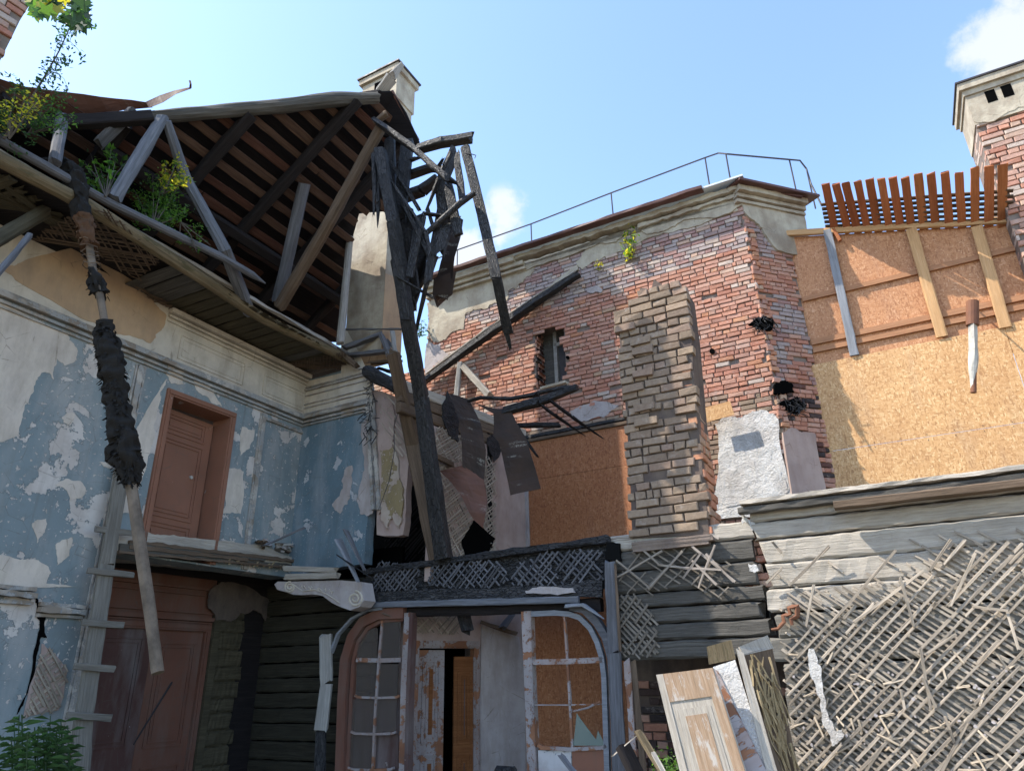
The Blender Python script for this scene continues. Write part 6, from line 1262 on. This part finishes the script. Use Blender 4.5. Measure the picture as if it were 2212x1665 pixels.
# maple branch top left
mb = thing('maple_branch', 'maple branch with large green leaves hanging in at the top left', 'branch', at(120, -60, 3.2))
M = MB(); 
for x, y in ((90, 10), (130, 15), (170, 10), (150, 40), (180, 45)): twig(M, at(120, -60, 3.2), at(x, y, 3.2), .006)
M.build('twigs', MT['bark'], mb); M = MB()
for i in range(190):
    x, y = random.choice([(80+ju(20), ju(30)-12), (112+ju(26), 2+ju(26)), (150+ju(36), 6+ju(34)), (172+ju(18), 28+ju(34)), (84+ju(6), 28+ju(8)), (165+ju(22), 44+ju(16))]); p = at(x, y, 3.2+ju(.25)); s_ = .035+rnd()*.035
    u = V((ju(1), ju(1), ju(1))).normalized(); w = u.cross(V((0, 1, .3))).normalized(); u = w.cross(u).cross(w).normalized(); rot = rnd()*6
    vs = [p]; 
    for k in range(20): a = rot+k*2*pi/20; r_ = s_*([1., .62, .48, .7][k % 4])*(1 if k % 8 < 4 else .85); vs.append(p+u*(cos(a)*r_)+w*(sin(a)*r_))
    k = .7+.6*rnd(); M.add(vs, [(0, 1+j, 1+(j+1) % 20) for j in range(20)], 0 if x > 140 and rnd() > .12 else random.choice([1, 2, 0]), None, (k, k, k))  # sunlit left side and shaded right side painted by leaf colour
M.build('leaves', [MT['leafd'], MT['leafy'], MT['leaf']], mb)
# tall weeds bottom left
fr_ = thing('willowherb_clump', 'dark clump of narrow-leaved weeds at the bottom left corner', 'plant', at(60, 1800, 4.6))
MS = MB(); M = MB()
for i in range(26):
    x = -40+rnd()*200; top_y = 1530+abs(x-70)*.35+rnd()*70; b0 = at(x+ju(15), 1900, 4.6+ju(.4)); t1_ = at(x, top_y, 4.5+ju(.4)); log(MS, [b0, t1_], [.005, .003], 5, jit=0, sub=.5)
    for j in range(34):
        f_ = .2+.8*j/34; p = b0.lerp(t1_, f_); a = j*2.4+i; d = V((cos(a), sin(a), .25+.3*rnd()-.3*(1-f_))).normalized(); s_ = d.cross(V((0, 0, 1))).normalized(); L_ = .06+.07*rnd(); k = .6+.7*rnd()
        e = p+d*L_+V((0, 0, -.03)); M.add([p, p+d*L_*.5+s_*.009+V((0, 0, .004)), e, p+d*L_*.5-s_*.009+V((0, 0, .004))], [(0, 1, 2), (0, 2, 3)], 0, None, (k, k, k))
MS.build('stems', MT['leafd'], fr_); M.build('leaves', MT['leafd'], fr_)
plant('weed_clump', 'low green weeds behind the leaning planks in the dark opening', 'plant', at(1450, 1700, 6.6), [at(x, y, 6.6+ju(.2)) for x, y in ((1420, 1640), (1440, 1630), (1465, 1640), (1480, 1650))], 260, .08, .02, ['leaf'])
stick('thin_stick', 'thin stick leaning across the lower brown door', 'stick', [(*q('31', 1115, 1090), 7.2), (*q('31', 860, 1500), 7.0)], [4, 3], 'rafd', 'log', n=6)
# near brick chimney top left
nb = thing('brick_pier', 'shaded brick chimney corner at the top left picture corner', 'chimney', at(20, 40, 5.0))
NP = Plane(at(20, 40, 5.0), hz(33)); poly = [NP.S(*p) for p in [(-300, -160), (55, -160), (68, 0), (66, 10), (46, 42), (30, 75), (0, 135), (-60, 260), (-90, 420), (-300, 420)]]
M = MB(); prism(M, NP, poly, -.03, .4, 0, True); M.build('core', MT['mort'], nb)
M = MB(); bricks(M, NP, poly, .082, .23, 0, .06, .012, lambda s, z: 'red' if rnd() < .6 else 'pale', 0, .01, .006, True); M.build('brickwork', MT['brick'], nb)

# ================================================================= CLOUDS in the sky
def nd(t, **k):
    o = wn.nodes.new('ShaderNode'+t)
    for a, b in k.items(): setattr(o, a, b)
    return o
tc = nd('TexCoord'); nn = nd('TexNoise'); nn.inputs['Scale'].default_value = 11; nn.inputs['Detail'].default_value = 9; nn.inputs['Roughness'].default_value = .62
wn.links.new(tc.outputs['Generated'], nn.inputs['Vector'])
acc = None
for (x, y), r0, k_ in (((1090, 478), 70, 1.), ((1010, 545), 75, .9), ((2185, 75), 95, 1.2), ((2260, 20), 120, 1.2)):
    d = ray(x, y).normalized(); vm = nd('VectorMath', operation='DISTANCE'); wn.links.new(tc.outputs['Generated'], vm.inputs[0]); vm.inputs[1].default_value = d
    mr = nd('MapRange', interpolation_type='SMOOTHSTEP'); wn.links.new(vm.outputs['Value'], mr.inputs[0]); rr_ = r0/1650; mr.inputs[1].default_value = rr_*1.5; mr.inputs[2].default_value = 0; mr.inputs[3].default_value = 0; mr.inputs[4].default_value = k_
    if acc is None: acc = mr.outputs[0]
    else:
        mx = nd('Math', operation='MAXIMUM'); wn.links.new(acc, mx.inputs[0]); wn.links.new(mr.outputs[0], mx.inputs[1]); acc = mx.outputs[0]
ns_ = nd('MapRange'); wn.links.new(nn.outputs['Fac'], ns_.inputs[0]); ns_.inputs[1].default_value = .35; ns_.inputs[2].default_value = .65; ns_.inputs[3].default_value = -.45; ns_.inputs[4].default_value = .45
sb = nd('Math', operation='ADD'); wn.links.new(acc, sb.inputs[0]); wn.links.new(ns_.outputs[0], sb.inputs[1])
m2_ = nd('MapRange', interpolation_type='SMOOTHSTEP'); wn.links.new(sb.outputs[0], m2_.inputs[0]); m2_.inputs[1].default_value = .3; m2_.inputs[2].default_value = .95; m2_.inputs[4].default_value = .8
g3 = nd('Math', operation='MULTIPLY'); g3.use_clamp = True; wn.links.new(acc, g3.inputs[0]); g3.inputs[1].default_value = 4.
mul = nd('Math', operation='MULTIPLY'); wn.links.new(m2_.outputs[0], mul.inputs[0]); mul.use_clamp = True; wn.links.new(g3.outputs[0], mul.inputs[1])
mc = nd('Mix', data_type='RGBA'); wn.links.new(mul.outputs[0], mc.inputs[0]); wn.links.new(sk.outputs[0], mc.inputs[6]); mc.inputs[7].default_value = (2.3, 2.35, 2.45, 1)
wn.links.new(mc.outputs[2], wb.inputs[0])
